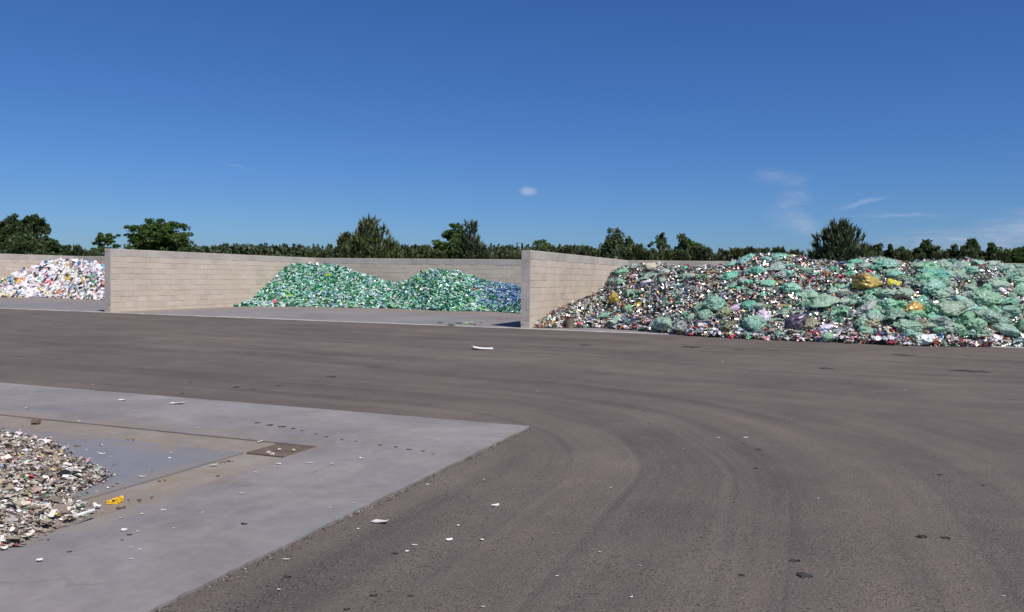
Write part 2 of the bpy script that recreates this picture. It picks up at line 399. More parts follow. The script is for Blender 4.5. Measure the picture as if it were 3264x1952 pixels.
def block_wall(x0, y0, ang, L, label, side, pier=False, vis=None, seed=1.0):
    """wall starting at (x0,y0) on its centre line and running L metres along ang; side = +1/-1 the face seen"""
    w = link('block_wall', None, label=label, cat='wall', loc=(x0, y0, 0)); w.rotation_euler.z = ang
    ca, sa = math.cos(ang), math.sin(ang)
    s0 = .055 if pier else 0.0
    core = boxbm(s0, L-.004, -T/2+.012, T/2-.012, FZ-.015, 2.45); link('mortar_core', bm_mesh('mortar_core', core, M_MORTAR), w)
    cand = []
    for ci, (z0, z1) in enumerate(COURSES):
        s = s0; first = True
        while s < L-.05:
            bl = .5
            if first and ci % 2: bl = .25
            first = False
            if s+bl > L: bl = .25
            if s+bl > L+.02: break
            me = (BM_LOWF if bl == .5 else BM_LOWH) if ci == 0 else (BM_FULL if bl == .5 else BM_HALF)
            lx, lz = s+bl/2, (z0+z1)/2
            P = np.array([x0+ca*lx, y0+sa*lx, lz]); uv = proj(P); d = np.linalg.norm(P)
            seen = -30 < uv[0] < PW+30 and (P@fw) > 1 and (vis is None or vis(uv))
            cand.append((d if seen else 1e4+d, me, lx, lz)); s += bl
    cand.sort(key=lambda c: c[0])
    own = [c for c in cand if c[0] < 1e4][:298]; rest = cand[len(own):]
    for d, me, lx, lz in own:
        o = link('block', me, w); o.location = (lx, random.uniform(-.005, .005), lz+random.uniform(-.0025, .0025)); o.rotation_euler = (random.uniform(-.004, .004), random.uniform(-.006, .006), random.uniform(-.005, .005))
    if rest:
        VV, TT, off = [], [], 0
        for d, me, lx, lz in rest:
            V, Tn = TPL[id(me)]; VV.append(V+np.array([lx, 0, lz])); TT.append(Tn+off); off += len(V)
        link('block_courses', mesh_np('block_courses', np.concatenate(VV), np.concatenate(TT), M_BLOCK), w, kind='stuff')
    c = link('coping', rough_bar('coping', L-s0-.004, 2.432, H, M_COPE, seed), w); c.location.x = s0+(L-s0)/2
    if pier:
        bm = bmesh.new(); n = 46; prof = [(0, -T/2-.004), (0, T/2+.004), (s0-.002, T/2+.004), (s0-.002, -T/2-.004)]; rows = []
        for i in range(n+1):
            z = .0+(H-.0)*i/n; row = []
            for j, (a, b_) in enumerate(prof):
                q = max(0.0, mnoise.noise((z*6+seed*5, j*7.7, 2.0))-.15); chip = .035*q if j in (0, 1) else 0
                ex = .02*max(0, mnoise.noise((z*11+seed, j*3.3, 9.0))-.2) if j in (2, 3) else 0
                row.append(bm.verts.new((a+chip*.6-ex*0, b_+(chip if j in (0,) else -chip if j == 1 else 0), z)))
            rows.append(row)
        for i in range(n):
            for j in range(4): bm.faces.new((rows[i][j], rows[i][(j+1) % 4], rows[i+1][(j+1) % 4], rows[i+1][j]))
        bm.faces.new(rows[0]); bm.faces.new(rows[-1]); bmesh.ops.recalc_face_normals(bm, faces=list(bm.faces))
        link('end_pier', bm_mesh('end_pier', bm, M_COPE), w)
    return w

# ------------------------------------------------------------------ heaps: surfaces laid from the outline seen and the ground it meets
class Heap:
    def __init__(s, sil, front, xmin, xmax, ymax, th, n=160, back=5.0, seed=1.0, amp=.10, onwall=0):
        sil = np.array(sil, float)*S; front = np.array(front, float)*S
        s.us = np.linspace(sil[0, 0], sil[-1, 0], n); s.sv = np.interp(s.us, sil[:, 0], sil[:, 1]); s.fv = np.interp(s.us, front[:, 0], front[:, 1])
        s.ts = np.concatenate([np.linspace(0, 1, 30), np.linspace(1, 2, 16)[1:]]); Pts = np.zeros((n, len(s.ts), 3))
        tan = math.tan(th); rc_all = []
        info = []
        for i, u in enumerate(s.us):
            gpt = gnd(u, s.fv[i], FZ); r0 = math.hypot(gpt[0], gpt[1]); d = ray(u, s.sv[i]); hl = math.hypot(d[0], d[1]); hd = d[:2]/hl; e = d[2]/hl
            rc = (CH-FZ+tan*r0)/(tan-e)
            lim = [1e9]
            if hd[0] < 0: lim.append((xmin+.02)/hd[0])
            if hd[0] > 0: lim.append((xmax-.02)/hd[0])
            lim.append((ymax-.03)/hd[1])
            lm = min(l for l in lim if l > 0)
            rc = max(min(rc, lm), r0+.15); info.append([r0, rc, lm, hd[0], hd[1], e, gpt[0], gpt[1]])
        info = np.array(info)
        k = 25
        for c_ in (1, 2, 6, 7):
            for _q in range(2): info[:, c_] = np.convolve(np.pad(info[:, c_], k//2, mode='edge'), np.ones(k)/k, 'valid')
        for i in range(n):
            r0, rc, lm, hx, hy, e, gx, gy = info[i]; rc = min(rc, lm); zc = CH+rc*e
            g2 = np.array([gx, gy])
            for j, t in enumerate(s.ts):
                if t <= 1:
                    q = g2+(np.array([hx, hy])*rc-g2)*t; z = FZ+(zc-FZ)*t*(1.30-.30*t)
                else:
                    q = np.array([hx, hy])*(rc+(t-1)*back); z = zc-(t-1)*.55*min(1.0, back/4)*(zc/2.5)
                Pts[i, j] = (min(max(q[0], xmin+.01), xmax-.01), min(q[1], ymax-.012), max(z, .0))
        w = np.minimum(1, s.ts*3)*np.where(s.ts <= 1, np.clip((1.02-s.ts)*5, .12, 1), .5)
        Pts[:, :, 2] += amp*snoise(Pts[:, :, 0]*1.6, Pts[:, :, 1]*1.6, seed)*w[None]*(np.minimum(1, Pts[:, :, 2]/1.0))
        s.P = Pts; s.n = n
        du = np.gradient(Pts, axis=0); dt = np.gradient(Pts, axis=1); nn = np.cross(du, dt); nn /= np.linalg.norm(nn, axis=2, keepdims=True)+1e-9
        nn[nn[:, :, 2] < 0] *= -1; nn[:, :, 2] = np.maximum(nn[:, :, 2], .25); nn /= np.linalg.norm(nn, axis=2, keepdims=True); s.N = nn
        s.A = np.linalg.norm(np.cross(du, dt), axis=2)
        s.V = proj(Pts.reshape(-1, 3)).reshape(n, len(s.ts), 2)
    def sample(s, count, tmax=1.25, wfun=None):
        wgt = s.A[:-1, :-1].copy(); wgt[:, s.ts[:-1] > tmax] = 0
        if wfun is not None: wgt = wgt*wfun(s.P[:-1, :-1], s.ts[:-1][None, :]*np.ones((s.n-1, 1)))
        p = (wgt/wgt.sum()).ravel(); idx = rng.choice(len(p), count, p=p); i, j = np.unravel_index(idx, wgt.shape); a, b = rng.random(count), rng.random(count)
        def lerp(Q): return (Q[i, j]*((1-a)*(1-b))[:, None]+Q[i+1, j]*(a*(1-b))[:, None]+Q[i, j+1]*((1-a)*b)[:, None]+Q[i+1, j+1]*(a*b)[:, None])
        return lerp(s.P), lerp(s.N), s.ts[j], s.us[i]
    def at(s, u, v):
        """the surface point that photo pixel (u, v) shows"""
        i = int(np.clip(np.searchsorted(s.us, u), 1, s.n-1)); k = 30; vs = s.V[i, :k, 1]
        j = int(np.argmin(np.abs(vs-v))); return s.P[i, j], s.N[i, j]
    def core(s):
        n, m = s.P.shape[:2]; V = s.P.reshape(-1, 3).copy(); V[:, 2] -= .03; idx = np.arange(n*m).reshape(n, m)
        q = np.stack([idx[:-1, :-1], idx[1:, :-1], idx[1:, 1:], idx[:-1, 1:]], -1).reshape(-1, 4)
        tr = np.concatenate([q[:, [0, 1, 2]], q[:, [0, 2, 3]]]); return V, tr

def rot_from(nrm, spin, tilt, tiltdir):
    """rotation matrices: local z -> surface normal (tilted), spun about it"""
    n = len(nrm); t = np.stack([np.cos(tiltdir)*tilt, np.sin(tiltdir)*tilt, np.zeros(n)], 1); z = nrm+t; z /= np.linalg.norm(z, axis=1, keepdims=True)
    ref = np.stack([np.cos(spin), np.sin(spin), np.zeros(n)], 1); x = ref-z*(ref*z).sum(1, keepdims=True); x /= np.linalg.norm(x, axis=1, keepdims=True)+1e-9
    y = np.cross(z, x); return np.stack([x, y, z], 2)
def lathe_template(prof, n, squash=1.0, seed=0):
    """closed lathe along x, crushed a little; returns verts, tris"""
    V, Tn = [], []; rr = random.Random(seed)
    for k, (x, r) in enumerate(prof):
        oy, oz = rr.uniform(-.25, .25)*r, rr.uniform(-.25, .25)*r*squash; tw = rr.uniform(-.3, .3)
        for a in range(n):
            an = 2*math.pi*a/n+tw; q = r*rr.uniform(.72, 1.12); V.append((x, q*math.cos(an)+oy, q*math.sin(an)*squash+oz))
    for k in range(len(prof)-1):
        for a in range(n):
            p, q, r2, s2 = k*n+a, k*n+(a+1) % n, (k+1)*n+(a+1) % n, (k+1)*n+a; Tn += [(p, q, r2), (p, r2, s2)]
    for base, rev in ((0, 1), ((len(prof)-1)*n, 0)):
        for a in range(1, n-1): Tn.append((base, base+a+1, base+a) if rev else (base, base+a, base+a+1))
    return np.array(V), np.array(Tn)

def flake(seed, nx, ny, curl, ax):
    rr = random.Random(seed); V, Tn = [], []
    for i in range(nx+1):
        for j in range(ny+1):
            x, y = i/nx-.5, (j/ny-.5)*ax; V.append((x+rr.uniform(-.1, .1), y*(1+rr.uniform(-.4, .3)), curl*(x*x*4+rr.uniform(-.3, .3))))
    for i in range(nx):
        for j in range(ny):
            a = i*(ny+1)+j; Tn += [(a, a+ny+1, a+ny+2), (a, a+ny+2, a+1)]
    return np.array(V), np.array(Tn)
def scaled(tp, k): return tp[0]*k, tp[1]
def plastic_mat(name, src, rough=.22, spec=.6, transl=.0, coat=0.0, metal=0.0, noise_amt=.25, inner=False):
    """coloured waste; src 'attr' = per-face colour of a joined heap, 'obj' = the object's own colour"""
    m, nt, b = newmat(name); g = G(nt)
    if src == 'attr':
        a = g.node('ShaderNodeAttribute'); a.attribute_name = 'tint'; c = a.outputs['Color']
    else: c = g.node('ShaderNodeObjectInfo').outputs['Color']
    P = g.pos()
    if noise_amt:
        nz = g.noise(P, 22, 3, .6); k = g.smooth(nz, .3, .7, 1-noise_amt, 1+noise_amt)
        v = g.node('ShaderNodeVectorMath', operation='SCALE'); g.link(c, v.inputs[0]); g.link(k, v.inputs['Scale']); c = v.outputs[0]
    if inner:
        # thin film: paler where it bunches up, darker where the load shows through
        f = g.smooth(g.noise(P, 9, 4, .65, 1.2), .40, .62)
        c = g.mix(g.math('MULTIPLY', f, .38), c, (.62, .72, .66)); c = g.mix(g.math('MULTIPLY', g.smooth(g.noise(P, 4.2, 3, .6), .55, .68), .45), c, (.11, .14, .115))
    g.link(c, b.inputs['Base Color']); b.inputs['Roughness'].default_value = rough; b.inputs['Specular IOR Level'].default_value = spec; b.inputs['Metallic'].default_value = metal
    g.link(g.bump(g.noise(P, (14 if name.startswith('sack') else 30) if not inner else 16, 4, .65), .5 if not inner else .9, .012 if not inner else .045), b.inputs['Normal'])
    if transl:
        tr = g.node('ShaderNodeBsdfTranslucent'); g.link(c, tr.inputs['Color']); mx = g.node('ShaderNodeMixShader'); mx.inputs[0].default_value = transl
        out = [n for n in g.N if n.type == 'OUTPUT_MATERIAL'][0]
        g.link(b.outputs[0], mx.inputs[1]); g.link(tr.outputs[0], mx.inputs[2]); g.link(mx.outputs[0], out.inputs['Surface'])
    return m

def fill_heap(heap, name, templates, count, colour_fun, size, offs, tilt, core_shade_col, mat_attr, mat_obj, stuff_label, stuff_cat, item_name, label_fun, item_cat, group, own=300, tmax=1.25, wfun=None, sizefun=None):
    P, N, t, u = heap.sample(count, tmax, wfun); k = len(P)
    spin = rng.random(k)*2*math.pi; rot = rot_from(N, spin, rng.random(k)**.7*tilt, rng.random(k)*6.283)
    sc = rng.uniform(size[0], size[1], k)
    if sizefun is not None: sc = sc*sizefun(k)
    P = P+N*rng.uniform(offs[0], offs[1], k)[:, None]
    cols, cls = colour_fun(P, k); ti = rng.integers(0, len(templates), k)
    # keep items inside the bay and off the floor
    uv = proj(P); dist = np.linalg.norm(P-np.array([0, 0, CH]), axis=1)
    score = sc/dist*(1+.15*rng.random(k)); score[(uv[:, 0] < 5) | (uv[:, 0] > PW-5) | (t > 1.0)] = 0
    P[:, 2] = np.maximum(P[:, 2], FZ+.03*sc)
    order = np.argsort(-score); top = order[:own]; rest = order[own:]
    protos = [mesh_np(item_name, V, Tn, mat_obj) for V, Tn in templates]
    for i in top:
        o = link(item_name, protos[ti[i]]); Mx = Matrix([list(rot[i][r]*sc[i])+[P[i][r]] for r in range(3)]+[[0, 0, 0, 1]]); o.matrix_world = Mx
        o.color = (*cols[i], 1); lab = label_fun(cls[i]); o['label'] = lab; o['category'] = item_cat; o['group'] = group+' ('+cls[i]+')'
    VV, TT, CC, off = [], [], [], 0
    cv, ct = heap.core(); VV.append(cv); TT.append(ct); cc = np.tile(np.array(core_shade_col), (len(ct), 1)); CC.append(cc); off = len(cv)  # core mound tinted dark: shade in the gaps between items put into its colour
    for q, (V, Tn) in enumerate(templates):
        sel = rest[ti[rest] == q]
        if not len(sel): continue
        W = np.einsum('nij,vj->nvi', rot[sel]*sc[sel][:, None, None], V)+P[sel][:, None, :]
        VV.append(W.reshape(-1, 3)); TT.append((Tn[None]+(np.arange(len(sel))*len(V))[:, None, None]).reshape(-1, 3)+off); off += len(sel)*len(V)
        CC.append(np.repeat(cols[sel], len(Tn), axis=0))
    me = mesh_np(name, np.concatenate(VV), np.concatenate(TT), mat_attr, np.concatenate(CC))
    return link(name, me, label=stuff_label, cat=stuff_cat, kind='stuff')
def palette(table):
    """table: list of (class, weight, colour); returns a sampler"""
    names = [t_[0] for t_ in table]; w = np.array([t_[1] for t_ in table], float); w /= w.sum(); C = np.array([t_[2] for t_ in table])
    def f(k, idx=None):
        i = rng.choice(len(names), k, p=w); c = C[i]*rng.uniform(.72, 1.25, (k, 1))*rng.uniform(.92, 1.08, (k, 3)); return np.clip(c, .004, .92), np.array(names, object)[i]
    return f

# --- outlines (preview pixels of the photograph)
silA = [(-170, 720), (-90, 705), (-30, 688), (0, 680), (30, 668), (65, 655), (95, 647), (110, 640), (150, 635), (200, 637), (232, 642), (262, 652), (330, 672)]
froA = [(-170, 723), (0, 721), (100, 721), (180, 723), (215, 727), (330, 730)]
silB = [(556, 741), (585, 735), (610, 727), (640, 700), (665, 680), (690, 655), (708, 646), (740, 643), (800, 645), (830, 651), (860, 662), (890, 671), (930, 684), (962, 690), (985, 683), (1010, 672), (1040, 660), (1060, 657), (1110, 662), (1140, 672), (1165, 682), (1200, 688), (1240, 694), (1275, 706), (1330, 720)]
froB = [(556, 743), (700, 743), (850, 746), (960, 748), (1010, 749), (1050, 754), (1100, 756), (1150, 753), (1230, 757), (1270, 762), (1330, 764)]
silC = [(1288, 794), (1300, 788), (1330, 770), (1370, 748), (1420, 728), (1450, 712), (1470, 700), (1480, 676), (1490, 657), (1510, 651), (1560, 644), (1590, 641), (1620, 647), (1700, 651), (1760, 645), (1800, 629), (1830, 619), (1880, 620), (1930, 623), (1960, 635), (2000, 637), (2050, 640), (2080, 633), (2140, 629), (2200, 640), (2280, 635), (2340, 633), (2420, 640), (2450, 652), (2481, 655), (2560, 662), (2680, 690)]
froC = [(1288, 796.5), (1350, 795), (1395, 792), (1470, 796), (1550, 801), (1600, 807), (1650, 812), (1800, 820), (1950, 826), (2100, 832), (2200, 837), (2350, 839), (2481, 840), (2680, 846)]
heapA = Heap(silA, froA, XLL, XL-T, YB, R(40), 120, 3.0, 3.1, .10)
heapB = Heap(silB, froB, XL, XR-T, YB, R(40), 220, 3.0, 1.3, .07)
heapC = Heap(silC, froC, XR, 9.0, YB, R(38), 260, 6.0, 5.2, .10)

def vis_div(h):
    def f(uv):
        if uv[0] < h.us[0]: return True
        return uv[1] < np.interp(uv[0], h.us, h.sv)+14
    return f
def vis_back(uv):
    for h in (heapA, heapB, heapC):
        if h.us[0] <= uv[0] <= h.us[-1] and uv[1] > np.interp(uv[0], h.us, h.sv)+14: return False
    if uv[1] > 850 and (uv[0] < 235 or 352 < uv[0] < 1000): return False
    return True
block_wall(XL-T/2, YC, math.pi/2, YB-YC-T/2-.002, 'beige concrete block wall between the white container heap and the green bottle heap', -1, True, vis_div(heapB), 2.0)
block_wall(XR-T/2, YC, math.pi/2, YB-YC-T/2-.002, 'beige concrete block wall between the green bottle heap and the bagged can heap', -1, True, vis_div(heapC), 5.0)
block_wall(XLL-T/2, YC, math.pi/2, YB-YC-T/2-.002, 'pale block side wall left of the white plastic container heap', -1, True, None, 7.0)
block_wall(XL-T/2+.002, YB, 0, XR-XL-.004, 'shaded block rear wall behind the green bottle heap', 1, False, vis_back, 9.0)
block_wall(XR-T/2, YB, 0, 12.2-XR, 'grey rear wall behind the heap of cans and sacks', 1, False, vis_back, 11.0)
block_wall(XLL-T/2, YB, 0, XL-XLL-.002, 'grey rear wall behind the white plastic container heap', 1, False, vis_back, 13.0)

# --- green bottle heap
bot = [(0, .034), (.12, .036), (.20, .038), (.25, .018), (.30, .013)]
T_BOT = [lathe_template([(x*k, r*q) for x, r in bot], 5, sq, sd) for sd, (k, q, sq) in enumerate(((1, 1, .8), (1.05, 1.05, .5), (.85, 1.15, .6), (.7, 1.1, .45)))]
for V, _ in T_BOT: V[:, 0] -= V[:, 0].mean()
T_BOT += [scaled(flake(11, 3, 1, .3, .45), .20)]
MB_A = plastic_mat('bottle_heap_plastic', 'attr', .20, .75, .22); MB_O = plastic_mat('bottle_plastic', 'obj', .20, .75, .22)
palG = palette([('green', 32, (.04, .26, .11)), ('dark green', 13, (.02, .15, .065)), ('pale green', 36, (.27, .60, .43)), ('clear', 21, (.62, .73, .68)), ('lime', 3.5, (.28, .55, .05)), ('pale blue', 7, (.25, .42, .52)), ('white', 5, (.75, .77, .75)), ('yellow', .8, (.7, .55, .06)), ('red', .35, (.55, .05, .05))])
palBl = palette([('pale blue', 38, (.26, .42, .62)), ('blue', 26, (.09, .21, .48)), ('clear', 24, (.52, .6, .66)), ('green', 12, (.05, .28, .13))])
def colB(P, k):
    c1, n1 = palG(k); c2, n2 = palBl(k); uv = proj(P)
    pb = np.clip((uv[:, 0]/S-1130)/100, 0, 1)*np.clip((748-uv[:, 1]/S)/14, .1, 1)*.92+.04
    m = rng.random(k) < pb; c1[m] = c2[m]; n1[m] = n2[m]; return c1, n1
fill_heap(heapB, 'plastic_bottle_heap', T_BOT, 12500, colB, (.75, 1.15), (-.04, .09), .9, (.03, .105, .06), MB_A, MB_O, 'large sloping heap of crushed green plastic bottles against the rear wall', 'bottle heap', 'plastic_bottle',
          lambda c: c+' crushed plastic bottle lying on the green bottle heap', 'bottle', 'bottles on the green heap', 300, 1.3, None, lambda k: rng.lognormal(0, .22, k))

# --- white container heap
can1 = [(0, .05), (.02, .085), (.16, .09), (.21, .075), (.25, .03), (.29, .025)]
T_CON = [lathe_template([(x*k, r*q) for x, r in can1], 6, sq, sd+20) for sd, (k, q, sq) in enumerate(((1, 1, .8), (1.25, .75, .8), (.9, 1.2, .5), (1.4, .7, .5)))]
for V, _ in T_CON: V[:, 0] -= V[:, 0].mean()
T_CON += [scaled(flake(16, 3, 2, .35, .5), .26)]
MC_A = plastic_mat('container_heap_plastic', 'attr', .35, .5, .10); MC_O = plastic_mat('container_plastic', 'obj', .35, .5, .10)
palW = palette([('white', 66, (.78, .74, .76)), ('cream', 10, (.66, .61, .55)), ('pink', 8, (.68, .48, .54)), ('black', 11, (.03, .03, .035)), ('yellow', 4, (.70, .52, .10)), ('red', 2.5, (.50, .08, .08)), ('blue', 3, (.10, .25, .46)), ('turquoise', 2.5, (.16, .44, .50)), ('green', 2.5, (.12, .40, .16)), ('orange', 1.5, (.66, .28, .10))])
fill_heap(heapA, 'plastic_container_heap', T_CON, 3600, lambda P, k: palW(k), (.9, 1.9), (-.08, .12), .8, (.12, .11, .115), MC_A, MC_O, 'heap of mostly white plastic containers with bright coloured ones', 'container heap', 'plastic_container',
          lambda c: c+' empty plastic container lying on the white container heap', 'container', 'containers on the white heap', 300, 1.3)

# --- can heap
can2 = [(0, .031), (.055, .032), (.115, .031)]
T_CAN = [lathe_template([(x*k, r*q) for x, r in can2], 5, sq, sd+40) for sd, (k, q, sq) in enumerate(((1, 1, .95), (.8, 1.05, .6), (.9, 1.15, .4), (1.35, 1.0, .85), (.5, 1.2, .9)))]
for V, _ in T_CAN: V[:, 0] -= V[:, 0].mean()
T_CAN += [scaled(flake(13, 3, 1, .3, .5), .13), scaled(flake(14, 2, 2, .4, .8), .09)]
MK_A = plastic_mat('can_heap_metal', 'attr', .27, .8, 0, metal=.35); MK_O = plastic_mat('can_metal', 'obj', .27, .8, 0, metal=.35)
palK = palette([('silver', 32, (.53, .50, .47)), ('white', 16, (.68, .64, .62)), ('dark green', 10, (.03, .10, .05)), ('grey green', 12, (.20, .32, .25)), ('red', 5, (.45, .04, .05)), ('gold', 8, (.50, .36, .16)), ('brown', 6, (.20, .13, .09)), ('blue', 2, (.06, .13, .36)), ('black', 8, (.06, .055, .052)), ('orange', 2, (.6, .22, .05)), ('pink', 1.5, (.62, .3, .36))])
foot_w = lambda P, t: np.where(t < .14, 1.6, 1.0)
def szC(k): return np.where(rng.random(k) < .08, rng.uniform(1.4, 2.1, k), rng.uniform(.75, 1.25, k))
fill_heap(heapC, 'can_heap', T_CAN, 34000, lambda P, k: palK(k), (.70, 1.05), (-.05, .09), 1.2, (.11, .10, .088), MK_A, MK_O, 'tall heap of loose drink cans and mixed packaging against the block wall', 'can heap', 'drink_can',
          lambda c: c+' crushed drink can lying on the tall can heap', 'can', 'cans on the tall heap', 300, 1.3, foot_w, szC)

# ------------------------------------------------------------------ sacks on the can heap
def ridge(p): return 1-2.4*abs(mnoise.noise(p))
def sack_mesh(seed, mat, neck=True, pts=30, crease=.10):
    """a slack plastic sack: flat tight panels between pulled corners, creased all over, gathered at a tied neck"""
    rr = random.Random(seed*17+3); bm = bmesh.new(); o = Vector((seed*3.7, seed*1.9, seed*5.3))
    for k in range(pts):
        d = Vector((rr.gauss(0, 1), rr.gauss(0, 1), rr.gauss(0, 1))).normalized(); q = rr.uniform(.70, 1.12)
        if rr.random() < .22: q *= 1.22
        bm.verts.new((d.x*q, d.y*q, d.z*q*(.95 if d.z > 0 else .65)))
    if neck:
        for k in range(4): bm.verts.new((1.05+.1*rr.random(), rr.uniform(-.12, .12), rr.uniform(-.1, .25)))
    h = bmesh.ops.convex_hull(bm, input=list(bm.verts)); dead = [v for v in bm.verts if not v.link_faces]; bmesh.ops.delete(bm, geom=dead, context='VERTS')
    for it in range(3): bmesh.ops.subdivide_edges(bm, edges=[e for e in bm.edges if e.calc_length() > .13], cuts=1, use_grid_fill=False); bmesh.ops.triangulate(bm, faces=list(bm.faces))
    bmesh.ops.smooth_vert(bm, verts=list(bm.verts), factor=.4, use_axis_x=True, use_axis_y=True, use_axis_z=True); bm.normal_update()
    for v in bm.verts:
        p = v.co; st = Vector((p.x*.8, p.y*1.5, p.z*1.5)); k = 1.6*crease*(ridge(st*1.7+o)-.35)+crease*(ridge(st*3.6+o*2)-.35)+.55*crease*(ridge(p*8+o)-.35)
        v.co = p+v.normal*k
    bm.normal_update(); return bm_mesh('sack', bm, mat, True)
M_SACK = plastic_mat('sack_film', 'obj', .22, .8, .28, noise_amt=.15, inner=True)
M_SACK2 = plastic_mat('sack_opaque', 'obj', .30, .6, .12, noise_amt=.12)
SACKS = [sack_mesh(i+1, M_SACK, i % 3 != 1, 26+4*(i % 3), .075+.02*(i % 3)) for i in range(10)]
SACKS2 = [sack_mesh(i+21, M_SACK2, i % 2 == 0, 24, .09) for i in range(6)]
RAGS = []
def rag_mesh(seed, mat, amp=1.0, nx=24, ny=20):
    """a crumpled, torn sheet of film"""
    bm = bmesh.new(); bmesh.ops.create_grid(bm, x_segments=nx, y_segments=ny, size=1.0); o = Vector((seed*2.3, seed*4.1, 0))
    for v in bm.verts:
        p = Vector(v.co); ang = math.atan2(p.y, p.x); f = .85+.55*mnoise.noise((math.cos(ang)*1.6+seed, math.sin(ang)*1.6, seed))+.16*mnoise.noise((math.cos(ang)*5+seed, math.sin(ang)*5, 1))
        z = .50*ridge(p*1.1+o)+.34*ridge(p*2.3+o*1.3)+.2*ridge(p*4.6+o)+.1*mnoise.noise(p*9+o)
        sq = Vector((mnoise.noise(p*1.8+o), mnoise.noise(p*1.8-o), 0))*.35
        v.co = Vector((p.x*f, p.y*f, amp*.62*z-.40*(p.x**2+p.y**2)*.6))+sq
    return bm_mesh('film_sheet', bm, mat, False)
RAGS = [rag_mesh(i+3, M_SACK2, 1.0, 12, 10) for i in range(5)]
FILMS = [rag_mesh(i+33, M_SACK, 1.25) for i in range(9)]
SC = {'mint': (.26, .60, .42), 'bright mint': (.11, .56, .37), 'sage': (.28, .47, .33), 'grey green': (.38, .49, .40), 'deep green': (.18, .50, .26), 'gold': (.50, .31, .075), 'yellow': (.62, .46, .05),
      'purple grey': (.115, .11, .145), 'olive': (.25, .25, .10), 'white': (.74, .73, .77), 'lilac white': (.60, .57, .68), 'black': (.03, .03, .032), 'blue': (.04, .15, .48), 'cream': (.62, .53, .33), 'pink white': (.68, .55, .56), 'aqua': (.16, .52, .50)}
FILM = ('mint', 'bright mint', 'sage', 'grey green', 'deep green', 'aqua', 'olive')
def z3(x, y): return 1600+x/2.758, 680+y/2.758
def z4(x, y): return 2364+x/2.758, 680+y/2.758
named = {
 'g1': 'big gold plastic sack high on the can heap', 'g2': 'gold plastic sack among green sacks, below the black tyre', 'g3': 'gold plastic sack near the block wall, above the bucket',
 'y1': 'torn yellow plastic sack beside the big gold sack', 'p1': 'bulging purple grey sack at the foot of the can heap', 'c1': 'cream sack lying on the crest by the block wall',
 'w1': 'white sack bulging beside the purple grey sack', 'w2': 'crumpled white bag on the kerb at the heap foot', 'o1': 'olive yellow sack leaning on the purple grey sack', 'o2': 'olive gold sack next to the printed white carton',
 'b1': 'black sack lying near the blue bags', 'l1': 'lilac white film bag above the mint sack', 'k1': 'dark grey sack between two mint sacks'}
def spots(f, rows): return [(f(x, y), w/2.758, h/2.758, c, k) for x, y, w, h, c, k in rows]
